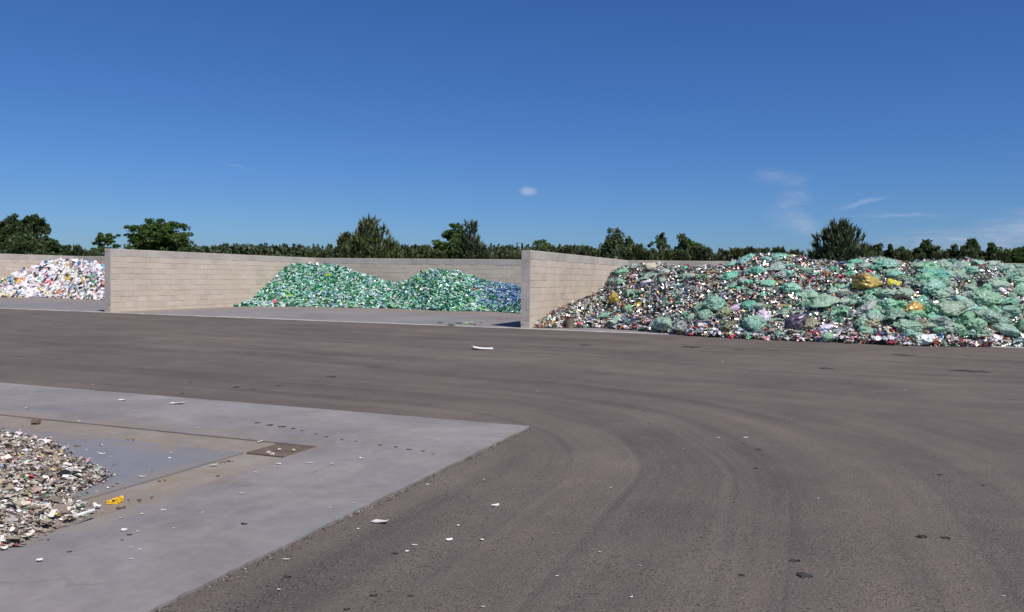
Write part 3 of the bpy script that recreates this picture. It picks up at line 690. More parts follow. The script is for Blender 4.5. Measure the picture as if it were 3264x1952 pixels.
bags = spots(z4, [
 (130, 510, 140, 80, 'bright mint', ''), (300, 500, 160, 80, 'grey green', ''), (60, 405, 150, 60, 'mint', ''), (330, 395, 160, 50, 'mint', ''), (190, 425, 110, 50, 'mint', ''), (430, 400, 90, 40, 'mint', ''),
 (1000, 445, 130, 55, 'bright mint', ''), (1180, 430, 120, 50, 'grey green', ''), (1300, 470, 180, 65, 'mint', ''), (1060, 500, 110, 85, 'grey green', ''), (1160, 500, 90, 75, 'mint', ''), (950, 495, 85, 55, 'mint', ''),
 (950, 560, 95, 65, 'bright mint', ''), (1340, 550, 140, 65, 'mint', ''), (1170, 590, 115, 45, 'deep green', ''), (1060, 660, 225, 150, 'gold', 'g1'), (1315, 625, 120, 70, 'yellow', 'y1'),
 (1680, 560, 230, 80, 'bright mint', ''), (1650, 660, 240, 100, 'mint', ''), (1850, 445, 60, 60, 'mint', ''), (1555, 600, 80, 65, 'black', 'k1'), (1955, 600, 60, 32, 'yellow', ''), (2090, 640, 110, 85, 'black', 'b1'),
 (2180, 680, 80, 60, 'blue', ''), (2250, 690, 90, 70, 'white', ''), (2205, 718, 100, 34, 'blue', ''), (2100, 780, 260, 115, 'sage', ''), (2390, 630, 130, 80, 'sage', ''), (2420, 720, 130, 100, 'sage', ''),
 (1110, 790, 150, 110, 'sage', ''), (1110, 870, 190, 115, 'grey green', ''), (1260, 820, 140, 90, 'sage', ''), (1300, 905, 180, 110, 'sage', ''), (880, 720, 105, 70, 'grey green', ''), (1490, 880, 170, 100, 'gold', 'g2'),
 (1625, 870, 130, 110, 'deep green', ''), (1800, 860, 260, 110, 'sage', ''), (1740, 990, 210, 130, 'sage', ''), (1880, 980, 110, 135, 'sage', ''), (1165, 980, 185, 90, 'olive', ''), (1570, 985, 115, 85, 'olive', ''),
 (1440, 1010, 230, 95, 'sage', ''), (470, 985, 230, 140, 'purple grey', 'p1'), (595, 1005, 140, 95, 'olive', 'o1'), (740, 1015, 160, 80, 'white', 'w1'), (970, 890, 95, 65, 'pink white', ''), (90, 1010, 195, 120, 'mint', ''),
 (60, 840, 135, 80, 'bright mint', ''), (430, 690, 170, 100, 'mint', ''), (580, 735, 170, 90, 'sage', ''), (720, 810, 240, 105, 'sage', ''), (850, 880, 150, 110, 'mint', ''), (540, 815, 120, 80, 'sage', ''), (290, 690, 115, 50, 'grey green', ''),
 (740, 1090, 130, 60, 'sage', ''), (2050, 1010, 200, 110, 'sage', ''), (2290, 1040, 200, 95, 'sage', ''), (2440, 1020, 100, 150, 'sage', ''), (2150, 930, 250, 110, 'sage', ''), (2340, 900, 190, 105, 'sage', ''), (1970, 930, 125, 75, 'deep green', ''),
 (2300, 800, 150, 85, 'mint', ''), (1590, 1120, 165, 80, 'white', 'w2'), (1290, 1112, 100, 50, 'white', ''), (2210, 1110, 120, 45, 'white', ''), (2250, 480, 150, 60, 'grey green', ''), (2420, 500, 90, 60, 'sage', ''),
 (1930, 470, 120, 50, 'sage', ''), (2060, 450, 120, 45, 'mint', ''), (1760, 500, 120, 60, 'grey green', ''), (2240, 600, 120, 60, 'deep green', ''), (2330, 560, 100, 60, 'mint', ''), (1480, 640, 120, 80, 'grey green', ''), (1420, 720, 150, 70, 'grey green', ''),
 (1900, 790, 120, 70, 'mint', ''), (1960, 720, 120, 60, 'grey green', ''), (1750, 730, 140, 70, 'grey green', ''), (2400, 850, 130, 80, 'sage', ''), (2200, 870, 130, 70, 'mint', ''), (340, 560, 140, 60, 'grey green', ''), (640, 540, 80, 40, 'mint', ''), (860, 650, 90, 40, 'mint', '')])
bags += spots(z3, [
 (1060, 530, 115, 65, 'deep green', ''), (1330, 475, 150, 65, 'cream', 'c1'), (1290, 548, 170, 45, 'sage', ''), (1040, 615, 95, 65, 'sage', ''), (1280, 620, 150, 65, 'white', ''), (1400, 600, 90, 50, 'sage', ''), (965, 620, 65, 80, 'sage', ''),
 (1000, 775, 95, 100, 'gold', 'g3'), (1120, 722, 95, 80, 'sage', ''), (1190, 722, 60, 70, 'sage', ''), (1215, 800, 100, 34, 'yellow', ''), (2000, 570, 150, 75, 'bright mint', ''), (2130, 432, 125, 60, 'aqua', ''), (2020, 462, 120, 50, 'mint', ''),
 (1730, 845, 115, 90, 'sage', ''), (1860, 835, 175, 120, 'sage', ''), (1950, 885, 150, 80, 'olive', ''), (2160, 835, 135, 75, 'bright mint', ''), (2040, 832, 110, 62, 'lilac white', ''), (1770, 920, 135, 85, 'sage', ''), (1610, 892, 65, 34, 'mint', ''),
 (1420, 1000, 195, 110, 'sage', ''), (1580, 1010, 130, 85, 'grey green', ''), (1990, 995, 135, 90, 'olive', 'o2'), (2290, 925, 155, 100, 'lilac white', 'l1'), (900, 912, 150, 42, 'mint', ''), (1010, 938, 130, 62, 'sage', ''), (2110, 610, 120, 50, 'grey green', ''), (2330, 640, 140, 55, 'mint', ''),
 (1150, 480, 80, 50, 'grey green', ''), (1680, 1040, 100, 55, 'grey green', ''), (1210, 480, 60, 40, 'sage', ''), (1140, 570, 90, 40, 'pink white', ''), (1660, 930, 90, 60, 'sage', '')])
# many smaller crumpled bags between them
for k in range(230):
    u = random.uniform(1780, 2478) if k < 195 else random.uniform(1500, 1780); v = random.uniform(640, 815)
    c = random.choice(['mint', 'sage', 'sage', 'grey green', 'grey green', 'deep green', 'bright mint'])
    bags.append(((u*S, v*S), random.uniform(14, 40), random.uniform(9, 22), c, ''))
for k in range(75):
    u = random.uniform(2080, 2478); v = random.uniform(650, 812)
    bags.append(((u*S, v*S), random.uniform(34, 66), random.uniform(20, 34), random.choice(['mint', 'sage', 'sage', 'sage', 'grey green', 'deep green']), ''))
camv = Vector(rt)
def put_sack(px, w, h, c, key):
    P, N = heapC.at(*px); d = (P-np.array([0, 0, CH]))@fw; a = w*d/F/2; b = h*d/F/2
    film = c in FILM; drape = film and (random.random() < (.18 if w > 30 else .65)); me = random.choice((FILMS if drape else SACKS) if film else SACKS2)
    o = link('torn_sack' if drape else 'sack', me); z = (Vector(N)*.6+Vector((0, 0, .5))).normalized(); x = camv*random.choice((1, -1)); x = Matrix.Rotation(random.uniform(-.45, .45), 3, z) @ x; x = (x-z*x.dot(z)).normalized(); y = z.cross(x)
    sx, sy, sz = a*1.0, a*random.uniform(.7, .95), b*1.25
    if drape: sx, sy, sz = a*1.15, a*random.uniform(.8, 1.0), b*1.5
    pos = Vector(P)+Vector(N)*((.50 if not drape else .55)*b); pos.z = max(pos.z, FZ+.62*sz)
    o.matrix_world = Matrix(((x.x*sx, y.x*sy, z.x*sz, pos.x), (x.y*sx, y.y*sy, z.y*sz, pos.y), (x.z*sx, y.z*sy, z.z*sz, pos.z), (0, 0, 0, 1)))
    col_ = [min(.9, v*random.uniform(.88, 1.12)) for v in SC[c]]; o.color = (*col_, 1)
    o['category'] = 'sack'
    if key: o['label'] = named[key]
    else:
        f_ = (P[2]-FZ)/2.6; zone = 'at the foot' if f_ < .22 else 'low on the slope' if f_ < .5 else 'high on the slope' if f_ < .85 else 'on the crest'
        big = 'large' if w > 55 else 'mid-sized' if w > 34 else 'small'
        kd = 'torn open flattened' if drape else 'crumpled'; lab = '%s %s %s plastic sack %s of the can heap' % (big, kd, c, zone); o['label'] = lab; o['group'] = '%s %s %s sacks %s of the can heap' % (big, kd, c, zone)
    return o
for b_ in bags: put_sack(*b_)

# crumpled wrappers and bags trodden out along the foot of the heap
for k in range(110):
    u = random.uniform(1300, 2478)*S; fvv = np.interp(u, heapC.us, heapC.fv); P, N = heapC.at(u, fvv-random.uniform(0, 30)); c, w_ = random.choice([('white', 3)]*6+[('red', 1), ('silver grey', 1), ('silver grey', 1), ('blue', 1), ('cream', 1), ('cream', 1), ('pink', 1), ('green', 1)])
    o = link('wrapper', random.choice(RAGS), cat='wrapper'); s = random.uniform(.04, .13)
    o.location = P+np.array([0, random.uniform(-.25, .1), .3*s+.02]); o.location.z = max(o.location.z, FZ+.22*s); o.scale = (s*random.uniform(1, 1.6), s, s*.9); o.rotation_euler = (random.uniform(-.3, .5), random.uniform(-.4, .4), random.uniform(0, 6.28))
    o.color = (*{'white': (.78, .77, .8), 'red': (.45, .06, .07), 'silver grey': (.5, .5, .52), 'blue': (.10, .17, .40), 'cream': (.62, .53, .38), 'pink': (.66, .34, .4), 'yellow': (.66, .45, .05), 'green': (.12, .42, .2)}[c], 1)
    o['label'] = '%s crumpled wrapper among the cans at the heap foot' % c; o['group'] = '%s wrappers at the heap foot' % c

def simple_mat(name, c, rough=.6, spec=.4, metal=0.0, var=.25, scale=9):
    m, nt, b = newmat(name); g = G(nt); P = g.obj(); n = g.noise(P, scale, 5, .65)
    g.link(g.ramp(n, [(.3, tuple(v*(1-var) for v in c)), (.7, tuple(min(.9, v*(1+var)) for v in c))]), b.inputs['Base Color'])
    b.inputs['Roughness'].default_value = rough; b.inputs['Specular IOR Level'].default_value = spec; b.inputs['Metallic'].default_value = metal
    g.link(g.bump(n, .25, .01), b.inputs['Normal']); return m
# bucket
M_BUCKET = simple_mat('bucket_brown', (.20, .155, .12), .65); M_BIN = simple_mat('bucket_inside', (.10, .06, .04), .8)
bp = gnd(1813, 1044, FZ); dB = (bp-np.array([0, 0, CH]))@fw; bw = 30*dB/F/2; bh = 36*dB/F
_ib = int(np.searchsorted(heapC.us, 1813)); _pf = heapC.P[_ib, 0]; _q = 1-(bw*1.15)/np.linalg.norm(_pf[:2]); bp = np.array([_pf[0]*_q, min(_pf[1]*_q, bp[1])-bw, FZ])
buck = link('bucket', None, label='brown tapered bucket standing at the heap foot by the block wall', cat='bucket', loc=(bp[0], bp[1]+bw, FZ))
def lathe_bm(prof, n=28):
    bm = bmesh.new(); rings = [[bm.verts.new((r*math.cos(2*math.pi*a/n), r*math.sin(2*math.pi*a/n), z)) for a in range(n)] for r, z in prof]
    for A, B in zip(rings, rings[1:]):
        for a in range(n): bm.faces.new((A[a], A[(a+1) % n], B[(a+1) % n], B[a]))
    return bm, rings
bm, rg = lathe_bm([(.80*bw, 0), (.82*bw, .01), (.93*bw, bh*.86), (.93*bw, bh), (.88*bw, bh), (.88*bw, bh*.86), (.78*bw, .03)]); bm.faces.new(rg[0]); bm.faces.new(rg[-1]); bmesh.ops.recalc_face_normals(bm, faces=list(bm.faces))
link('body', bm_mesh('body', bm, M_BUCKET, False), buck)
bm, rg = lathe_bm([(.95*bw, bh*.90), (1.02*bw, bh*.91), (1.02*bw, bh*1.0), (.95*bw, bh*1.005)]); link('rim', bm_mesh('rim', bm, M_BIN), buck)
bm, rg = lathe_bm([(.93*bw, bh*.55), (.945*bw, bh*.56), (.945*bw, bh*.575), (.91*bw, bh*.58)]); link('rib', bm_mesh('rib', bm, M_BUCKET), buck)
bm, rg = lathe_bm([(.90*bw, bh*.30), (.915*bw, bh*.31), (.915*bw, bh*.325), (.88*bw, bh*.33)]); link('rib', bm_mesh('rib', bm, M_BUCKET), buck)
# printed carton
M_CARTON = simple_mat('carton_white', (.78, .77, .78), .55); M_CO = simple_mat('print_orange', (.70, .30, .06), .5); M_CB = simple_mat('print_blue', (.06, .15, .45), .5); M_CR = simple_mat('carton_red', (.50, .06, .06), .55)
def carton(px, w, h, dpt, label, lid, rz, prints):
    P, N = heapC.at(*px); d = (P-np.array([0, 0, CH]))@fw; W_, H_ = w*d/F, h*d/F
    o = link('carton', None, label=label, cat='carton', loc=(P[0], P[1]-.05, P[2])); o.rotation_euler = (R(-12), R(random.uniform(-5, 5)), YAW+rz)
    link('body', bm_mesh('body', boxbm(-W_/2, W_/2, 0, dpt, 0, H_, .008), lid), o)
    link('flap', bm_mesh('flap', boxbm(-W_/2+.01, W_/2-.01, -.06, .02, H_+.003, H_+.007), lid), o)
    for (x0, x1, y0, y1, m) in prints: link('print', bm_mesh('print', boxbm(W_*x0, W_*x1, -.003, .0, H_*y0, H_*y1), m), o)
carton(z3(1765, 985), 38, 18, .22, 'white printed carton with orange and blue marks on the can heap', M_CARTON, .05, [(-.10, .04, .45, .95, M_CO), (.08, .40, .55, .9, M_CB), (-.45, .45, .06, .16, M_CO)])
carton(z3(2250, 1085), 40, 11, .25, 'low white carton lying along the kerb at the heap foot', M_CARTON, -.05, [(-.2, .3, .3, .6, M_CO)])
carton(z3(1180, 1018), 26, 10, .12, 'small red carton at the heap foot beside the bucket', M_CR, .1, [(-.3, .3, .4, .7, M_CARTON)])
# old tyre half buried in the slope
P, N = heapC.at(*z4(1400, 800)); bm = bmesh.new(); R1, R2 = .30, .085
for i in range(36):
    for j in range(12):
        a, b = 2*math.pi*i/36, 2*math.pi*j/12; bm.verts.new(((R1+R2*math.cos(b))*math.cos(a), (R1+R2*math.cos(b))*math.sin(a), R2*1.15*math.sin(b)))
bm.verts.ensure_lookup_table()
for i in range(36):
    for j in range(12): bm.faces.new([bm.verts[k] for k in (i*12+j, ((i+1) % 36)*12+j, ((i+1) % 36)*12+(j+1) % 12, i*12+(j+1) % 12)])
ty = link('tyre', bm_mesh('tyre', bm, simple_mat('tyre_rubber', (.028, .027, .026), .8), True), label='black tyre half buried in the slope above a gold sack', cat='tyre', loc=P+np.array([0, 0, -.05])); ty.rotation_euler = (R(60), 0, .3)
# stray bottles and scraps on the bay floor
for (x, y, c) in [(1065, 783, 'green'), (1082, 786, 'clear'), (1110, 785, 'green'), (1130, 787, 'lime'), (1143, 783, 'clear'), (1150, 788, 'red'), (1165, 784, 'green'), (1180, 778, 'clear'), (1215, 775, 'pink'), (1120, 781, 'clear'), (1095, 790, 'green'), (530, 741, 'green'), (505, 742, 'clear'), (488, 745, 'clear'), (475, 743, 'green'), (545, 744, 'clear'), (1128, 784, 'white'), (1140, 786, 'green')]:
    P = gnd(x*S, y*S, FZ); o = link('stray_bottle', bpy.data.meshes['plastic_bottle'], label='%s flattened bottle loose on the bare bay floor' % c, cat='bottle', group='%s bottles loose on the bay floor' % c, loc=(P[0], P[1], FZ+.03)); o.rotation_euler.z = random.uniform(0, 6.3)
    s = random.uniform(.6, 1.1); o.scale = (s, s, s); o.color = (*{'green': (.05, .27, .12), 'clear': (.5, .58, .56), 'lime': (.3, .55, .05), 'red': (.5, .05, .05), 'pink': (.75, .12, .35), 'white': (.75, .75, .75)}[c], 1)
# bright odd pieces lying on the bottle heap
for (u, v, w, c, lab) in ((869, 962, 30, (.80, .16, .30), 'bright pink plastic piece low on the green bottle heap'), (922, 948, 18, (.42, .75, .04), 'lime yellow plastic piece low on the green bottle heap'), (1040, 880, 12, (.75, .6, .08), 'small yellow plastic piece mid slope on the green bottle heap'), (1512, 922, 18, (.70, .08, .03), 'red plastic piece below the blue bottles'), (884, 955, 24, (.10, .30, .20), 'dark green flat sheet beside the bright pink piece')):
    P, N = heapB.at(u, v); d = (P-np.array([0, 0, CH]))@fw; k_ = w*d/F/2; o = link('film_sheet', random.choice(RAGS), label=lab, cat='film', loc=P+N*.08); o.scale = (k_, k_*.6, k_*.5); o.rotation_euler = (R(45), 0, random.uniform(-.4, .4)); o.color = (*c, 1)

# ------------------------------------------------------------------ shredded heap on the foreground slab
outD = np.array([[-14, 6.62], [-8.6, 6.66], [-8.1, 6.58], [-7.5, 6.42], [-7.1, 6.22], [-6.7, 6.02], [-6.3, 5.84], [-6.0, 5.72], [-5.8, 5.55], [-5.68, 5.36], [-5.63, 5.16], [-5.54, 4.98], [-5.42, 4.86], [-5.2, 4.78], [-5.06, 4.66], [-5.0, 4.4], [-4.92, 4.13], [-4.87, 3.9], [-4.85, 3.4], [-4.9, 1.0], [-5.2, -2.0]])
def distD(P):
    """signed-ish distance inside the outline (0 at the edge)"""
    best = np.full(len(P), 1e9)
    for a, b in zip(outD[:-1], outD[1:]):
        ab = b-a; t = np.clip(((P-a)@ab)/(ab@ab), 0, 1); best = np.minimum(best, np.linalg.norm(P-(a+t[:, None]*ab), axis=1))
    # inside if left of the outline's x at that y
    xo = np.interp(P[:, 1], outD[::-1, 1], outD[::-1, 0]); return np.where((P[:, 0] < xo) & (P[:, 1] < 6.66), best, -best)
def hD(P):
    d = distD(P); return np.clip(.17*(1-np.exp(-np.maximum(d, 0)/.9)), 0, 1)*(1+.25*snoise(P[:, 0]*2.3, P[:, 1]*2.3, 4.0))*np.clip(d/.1, 0, 1)
T_FL = [flake(1, 3, 1, .15, .6), flake(2, 2, 2, .25, .9), flake(3, 4, 1, .12, .25), flake(4, 2, 1, .1, .5), flake(5, 3, 2, .3, .7), flake(6, 4, 1, .05, .12)]
MF_A = plastic_mat('shred_heap', 'attr', .6, .35, 0, noise_amt=.3); MF_O = plastic_mat('shred_piece', 'obj', .55, .4, 0, noise_amt=.2)
palF = palette([('white', 15, (.68, .64, .60)), ('pale grey', 26, (.44, .40, .365)), ('tan', 28, (.31, .25, .19)), ('brown', 14, (.18, .14, .105)), ('black', 3, (.04, .038, .036)), ('cream', 7, (.58, .50, .38)), ('blue', 1.5, (.14, .22, .36)), ('red', 1.1, (.5, .05, .06)), ('yellow', 1.2, (.6, .44, .06)), ('green', 1, (.07, .3, .12)), ('pink', .7, (.6, .3, .32))])
k = 105000; PD = np.stack([rng.uniform(-10.5, -4.75, k), rng.uniform(2.2, 6.72, k)], 1); dD = distD(PD); keep = (dD > -.35) & (rng.random(k) < np.clip(.16+dD*4.5, .008, 1)) ; PD = PD[keep]; k = len(PD)
zD = hD(PD); eps = .05; gx = (hD(PD+[eps, 0])-zD)/eps; gy = (hD(PD+[0, eps])-zD)/eps; ND = np.stack([-gx, -gy, np.ones(k)], 1); ND /= np.linalg.norm(ND, axis=1, keepdims=True)
P3 = np.concatenate([PD, (zD+SZ+.004+np.abs(rng.normal(0, .009, k)))[:, None]], 1); rotD = rot_from(ND, rng.random(k)*6.283, rng.random(k)**1.5*.6, rng.random(k)*6.283); scD = rng.lognormal(math.log(.0235), .50, k).clip(.009, .10); colD, clsD = palF(k); scD = np.where(np.isin(clsD, ['blue', 'red', 'yellow', 'green', 'pink']), np.minimum(scD, .05), scD); tiD = rng.integers(0, len(T_FL), k)
uvD = proj(P3); scoreD = scD/np.linalg.norm(P3-np.array([0, 0, CH]), axis=1); scoreD[(uvD[:, 0] < 4)] = 0
od = np.argsort(-scoreD); protF = [mesh_np('shred_piece', V, Tn, MF_O) for V, Tn in T_FL]
for i in od[:300]:
    o = link('plastic_scrap', protF[tiD[i]], label='%s torn plastic scrap on the low shredded heap' % clsD[i], cat='scrap', group='%s scraps on the shredded heap' % clsD[i]); s = scD[i]
    o.matrix_world = Matrix([list(rotD[i][r]*s)+[P3[i][r]+(s*.12 if r == 2 else 0)] for r in range(3)]+[[0, 0, 0, 1]]); o.color = (*colD[i], 1)
gxs, gys = np.meshgrid(np.linspace(-14, -4.7, 110), np.linspace(-1.5, 6.75, 100), indexing='ij'); gp = np.stack([gxs.ravel(), gys.ravel()], 1); gz = hD(gp)+SZ-.004-np.where(distD(gp) < .02, .03, 0)
idx = np.arange(110*100).reshape(110, 100); q = np.stack([idx[:-1, :-1], idx[1:, :-1], idx[1:, 1:], idx[:-1, 1:]], -1).reshape(-1, 4)
VV = [np.concatenate([gp, gz[:, None]], 1)]; TT = [np.concatenate([q[:, [0, 1, 2]], q[:, [0, 2, 3]]])]; CC = [np.tile(np.array([.24, .195, .15]), (len(TT[0]), 1))]; off = len(gp)
rest = od[300:]
for t_, (V, Tn) in enumerate(T_FL):
    sel = rest[tiD[rest] == t_]; Wv = np.einsum('nij,vj->nvi', rotD[sel]*scD[sel][:, None, None], V)+P3[sel][:, None, :]
    VV.append(Wv.reshape(-1, 3)); TT.append((Tn[None]+(np.arange(len(sel))*len(V))[:, None, None]).reshape(-1, 3)+off); off += len(sel)*len(V); CC.append(np.repeat(colD[sel], len(Tn), axis=0))
link('shredded_heap', mesh_np('shredded_heap', np.concatenate(VV), np.concatenate(TT), MF_A, np.concatenate(CC)), label='low spread heap of shredded pale plastic and dirt on the concrete slab', cat='scrap heap', kind='stuff')

# ------------------------------------------------------------------ litter lying on slab and asphalt
def lit(px, w, colr, name, label, group, thick=.28):
    P = gnd(px[0], px[1], 0); on_slab = P[0] < SX and P[1] < SY; z = SZ if on_slab else 0.0; P = gnd(px[0], px[1], z+.006); d = (P-np.array([0, 0, CH]))@fw; s = max(w*d/F, .018)
    o = link(name, random.choice(protF[:5]), label=label, cat='scrap', group=group, loc=(P[0], P[1], z+.006+.06*s)); o.scale = (s, s*random.uniform(.6, 1.0), s*thick); o.rotation_euler = (random.uniform(-.12, .12), random.uniform(-.12, .12), YAW+random.uniform(-.5, .5)); o.color = (*colr, 1); return o
def z5(x, y): return x/2.394, 1180+y/2.394
def z6(x, y): return 700+x/1.923, 1180+y/1.923
def z7(x, y): return 1500+x/1.407, 1000+y/1.407
white = (.72, .71, .70)
slab_w = [z5(*a)+(b/2.394,) for a, b in (((205, 290), 26), ((515, 250), 18), ((935, 230), 52), ((1025, 312), 28), ((1063, 360), 16), ((610, 390), 30), ((1515, 440), 22), ((150, 390), 24), ((475, 518), 24), ((775, 638), 42), ((1310, 633), 38), ((1295, 672), 24), ((985, 795), 16), ((740, 925), 16), ((1630, 725), 58), ((1980, 545), 42), ((2130, 715), 36), ((2365, 710), 50), ((1955, 780), 36), ((1845, 940), 36), ((1795, 1005), 20), ((1245, 1068), 30), ((1085, 1097), 26), ((950, 1220), 44), ((1050, 1230), 14), ((1000, 1352), 20), ((1070, 1368), 24), ((1000, 1440), 26), ((1545, 1085), 14), ((1325, 1205), 22), ((710, 110), 22))]
slab_w += [z6(*a)+(b/1.923,) for a, b in (((688, 573), 34), ((872, 541), 34), ((612, 670), 18), ((1340, 425), 18), ((825, 815), 12), ((680, 842), 22))]
for x, y, w in slab_w: lit((x, y), w*.95, white, 'plastic_scrap', 'white scrap lying flat on the bare concrete slab', 'white scraps on the bare slab')
asp_w = [z6(*a)+(b/1.923,) for a, b in (((112, 165), 14), ((1197, 1073), 34), ((1410, 1040), 42), ((408, 1160), 40), ((1465, 952), 20), ((2068, 1262), 18), ((1700, 828), 34), ((1150, 1110), 22), ((1610, 1040), 22), ((1615, 1450), 16), ((1275, 700), 18), ((1620, 670), 16), ((850, 972), 16), ((1945, 130), 12), ((365, 1345), 24))]
asp_w += [z7(*a)+(b/1.407,) for a, b in (((630, 780), 12), ((1112, 557), 15), ((1235, 556), 20), ((955, 606), 10), ((1437, 474), 10), ((580, 1068), 10), ((388, 1177), 14), ((1560, 828), 10), ((760, 1130), 18), ((105, 860), 22), ((1030, 285), 12), ((1950, 342), 10), ((2350, 770), 10), ((415, 186), 8), ((1130, 217), 8), ((720, 1270), 8), ((2388, 1265), 8), ((50, 1012), 14))]
for x, y, w in asp_w: lit((x, y), w*.95, white, 'plastic_scrap', 'white scrap lying flat on the dark asphalt', 'white scraps on the asphalt')
lit((1535, 1113), 62, (.80, .78, .76), 'film_strip', 'long white plastic strip on the asphalt in front of the bottle bay', None, .10)
lit(z6(985, 932), 48, (.62, .58, .55), 'film_strip', 'pale curved plastic strip on the asphalt beside the slab edge', None, .3)
lit(z5(1350, 255), 40, white, 'film_strip', 'thin white strip on the slab behind the drainage channel', None, .12)
DIRT = []
for x, y, w in [z5(*a)+(b/2.394,) for a, b in (((1085, 605), 14), ((880, 835), 22), ((685, 585), 22), ((985, 530), 54), ((575, 585), 60), ((820, 490), 18), ((175, 425), 18), ((1650, 805), 30), ((1070, 990), 50), ((1160, 965), 36), ((920, 1045), 60), ((1240, 840), 40), ((1760, 690), 40), ((1700, 700), 30))]:
    DIRT.append((x, y, w))
# clod, crushed yellow plastic, black cap
def lump(name, P, s, mat, label, cat, seed, flat=.6):
    bm = bmesh.new(); bmesh.ops.create_icosphere(bm, subdivisions=3, radius=1)
    for v in bm.verts:
        d = v.co.normalized(); v.co = d*(1+.35*mnoise.noise(d*1.6+Vector((seed, 0, 0)))+.22*mnoise.noise(d*4+Vector((0, seed, 0)))); v.co.z *= flat
        v.co *= s
    zmin = min(v.co.z for v in bm.verts); return link(name, bm_mesh(name, bm, mat), label=label, cat=cat, loc=(P[0], P[1], P[2]-zmin*.9))
M_CLOD = simple_mat('clod_earth', (.14, .105, .08), .95, .1)
for k_, (x, y, w) in enumerate(DIRT):
    P = gnd(x, y, SZ); d = (P-np.array([0, 0, CH]))@fw
    for q in range(1+int(w > 10)*3):
        o = lump('dirt_clump', P+np.array([random.uniform(-.5, .5)*w*d/F, random.uniform(-.03, .03), -SZ+.012]), max(.007, w*d/F*random.uniform(.12, .24)), M_CLOD, 'small brown dirt clump by the drainage channel', 'clod', k_*1.3+q, .5); o['group'] = 'dirt clumps by the drainage channel'
lump('clod', gnd(115, 1352, .008), .052, M_CLOD, 'brown lump of earth on the channel behind the shredded heap', 'clod', 3.0)
for k_, (x, y) in enumerate((z5(2130, 612), z5(2080, 650), z5(2240, 618), z5(2050, 640))): 
    o = lump('pebble', gnd(x, y, .004), .018+.006*(k_ % 2), simple_mat('pebble_stone%d' % k_, (.42, .38, .34), .8), 'pale stone lying in the silted drain sump', 'stone', 5.0+k_); o['group'] = 'stones in the sump'
M_YEL = simple_mat('yellow_plastic', (.72, .43, .015), .35, .5, 0, .15)
yp = gnd(*z5(858, 1020), .010); ry = link('crushed_canister', None, label='crushed yellow plastic canister lying on the drainage channel', cat='canister', loc=yp); ry.rotation_euler.z = .5; ry.scale = (.62, .62, .62)
def crumple(sx, sy, sz, seed, mat, nm, par, off, rz):
    bm = bmesh.new(); bmesh.ops.create_cube(bm, size=2); bmesh.ops.subdivide_edges(bm, edges=list(bm.edges), cuts=5, use_grid_fill=True)
    for v in bm.verts:
        p = Vector(v.co); q = p.normalized()*1.15; p = p.lerp(q, .45); n = 1+.30*(1-2*abs(mnoise.noise(p*1.6+Vector((seed, 1, 2)))))*.8; v.co = Vector((p.x*sx*n, p.y*sy*n, (p.z+.9)*sz*n+.02*mnoise.noise(p*3)))
    o = link(nm, bm_mesh(nm, bm, mat), par); o.location = off; o.rotation_euler.z = rz; return o
crumple(.062, .028, .020, 1.0, M_YEL, 'body', ry, (0, 0, 0), .2); crumple(.050, .022, .026, 2.0, M_YEL, 'side_panel', ry, (.045, .035, .004), .7); crumple(.022, .018, .030, 4.0, M_YEL, 'spout', ry, (.085, .055, .012), 1.2); crumple(.03, .012, .008, 7.0, simple_mat('dark_plastic', (.03, .03, .03), .5), 'handle', ry, (.03, -.012, .030), .4)
bm, rg = lathe_bm([(.05, 0), (.055, .02), (.045, .035), (.02, .03)], 18); bm.faces.new(rg[-1]); cp = np.append(gnd(*z5(490, 612), .3)[:2], 0); 
cz = float(hD(cp[None, :2])[0]); o = link('pot_lid', bm_mesh('pot_lid', bm, simple_mat('black_plastic', (.025, .025, .025), .35)), label='black round lid tilted on the edge of the shredded heap', cat='lid', loc=(cp[0], cp[1], cz+SZ+.01)); o.rotation_euler = (.5, .1, 0)
big_w = [(z5(740, 850), 85, (.82, .82, .82), 'big white film piece at the tip of the shredded heap'), (z5(475, 665), 60, (.12, .24, .40), 'blue film scrap on the shredded heap near the black lid'), (z5(150, 665), 70, (.74, .72, .74), 'white crumpled film at the back of the shredded heap'), (z5(300, 1215), 75, (.76, .75, .76), 'white crumpled film on the near flank of the shredded heap'), (z5(5, 1085), 60, (.55, .22, .2), 'faded red plastic sheet on the shredded heap'), (z5(600, 815), 50, (.78, .77, .77), 'white folded film above the heap tip')]
for px, w, c, lab in big_w:
    P = gnd(px[0], px[1], .22); P[2] = float(hD(P[None, :2])[0])+SZ; d = (P-np.array([0, 0, CH]))@fw; s = w/2.394*d/F/2*.7; o = link('film_sheet', random.choice(RAGS), label=lab, cat='film', loc=(P[0], P[1], P[2]+.25*s+.01)); o.scale = (s, s*.8, s*.5); o.rotation_euler.z = random.uniform(0, 6); o.color = (*c, 1)
# white pipe along the near edge of the heap
pa, pb = gnd(*z5(580, 1145), .06), gnd(*z5(715, 1100), .05); bm = bmesh.new(); bmesh.ops.create_cone(bm, segments=10, radius1=.012, radius2=.012, depth=float(np.linalg.norm(pb-pa)), cap_ends=True)
o = link('pipe', bm_mesh('pipe', bm, simple_mat('white_pipe', (.7, .7, .68), .4)), label='white plastic pipe sticking out of the shredded heap', cat='pipe', loc=(pa+pb)/2+np.array([0, 0, .03])); o.rotation_euler = Vector(pb-pa).to_track_quat('Z', 'Y').to_euler()

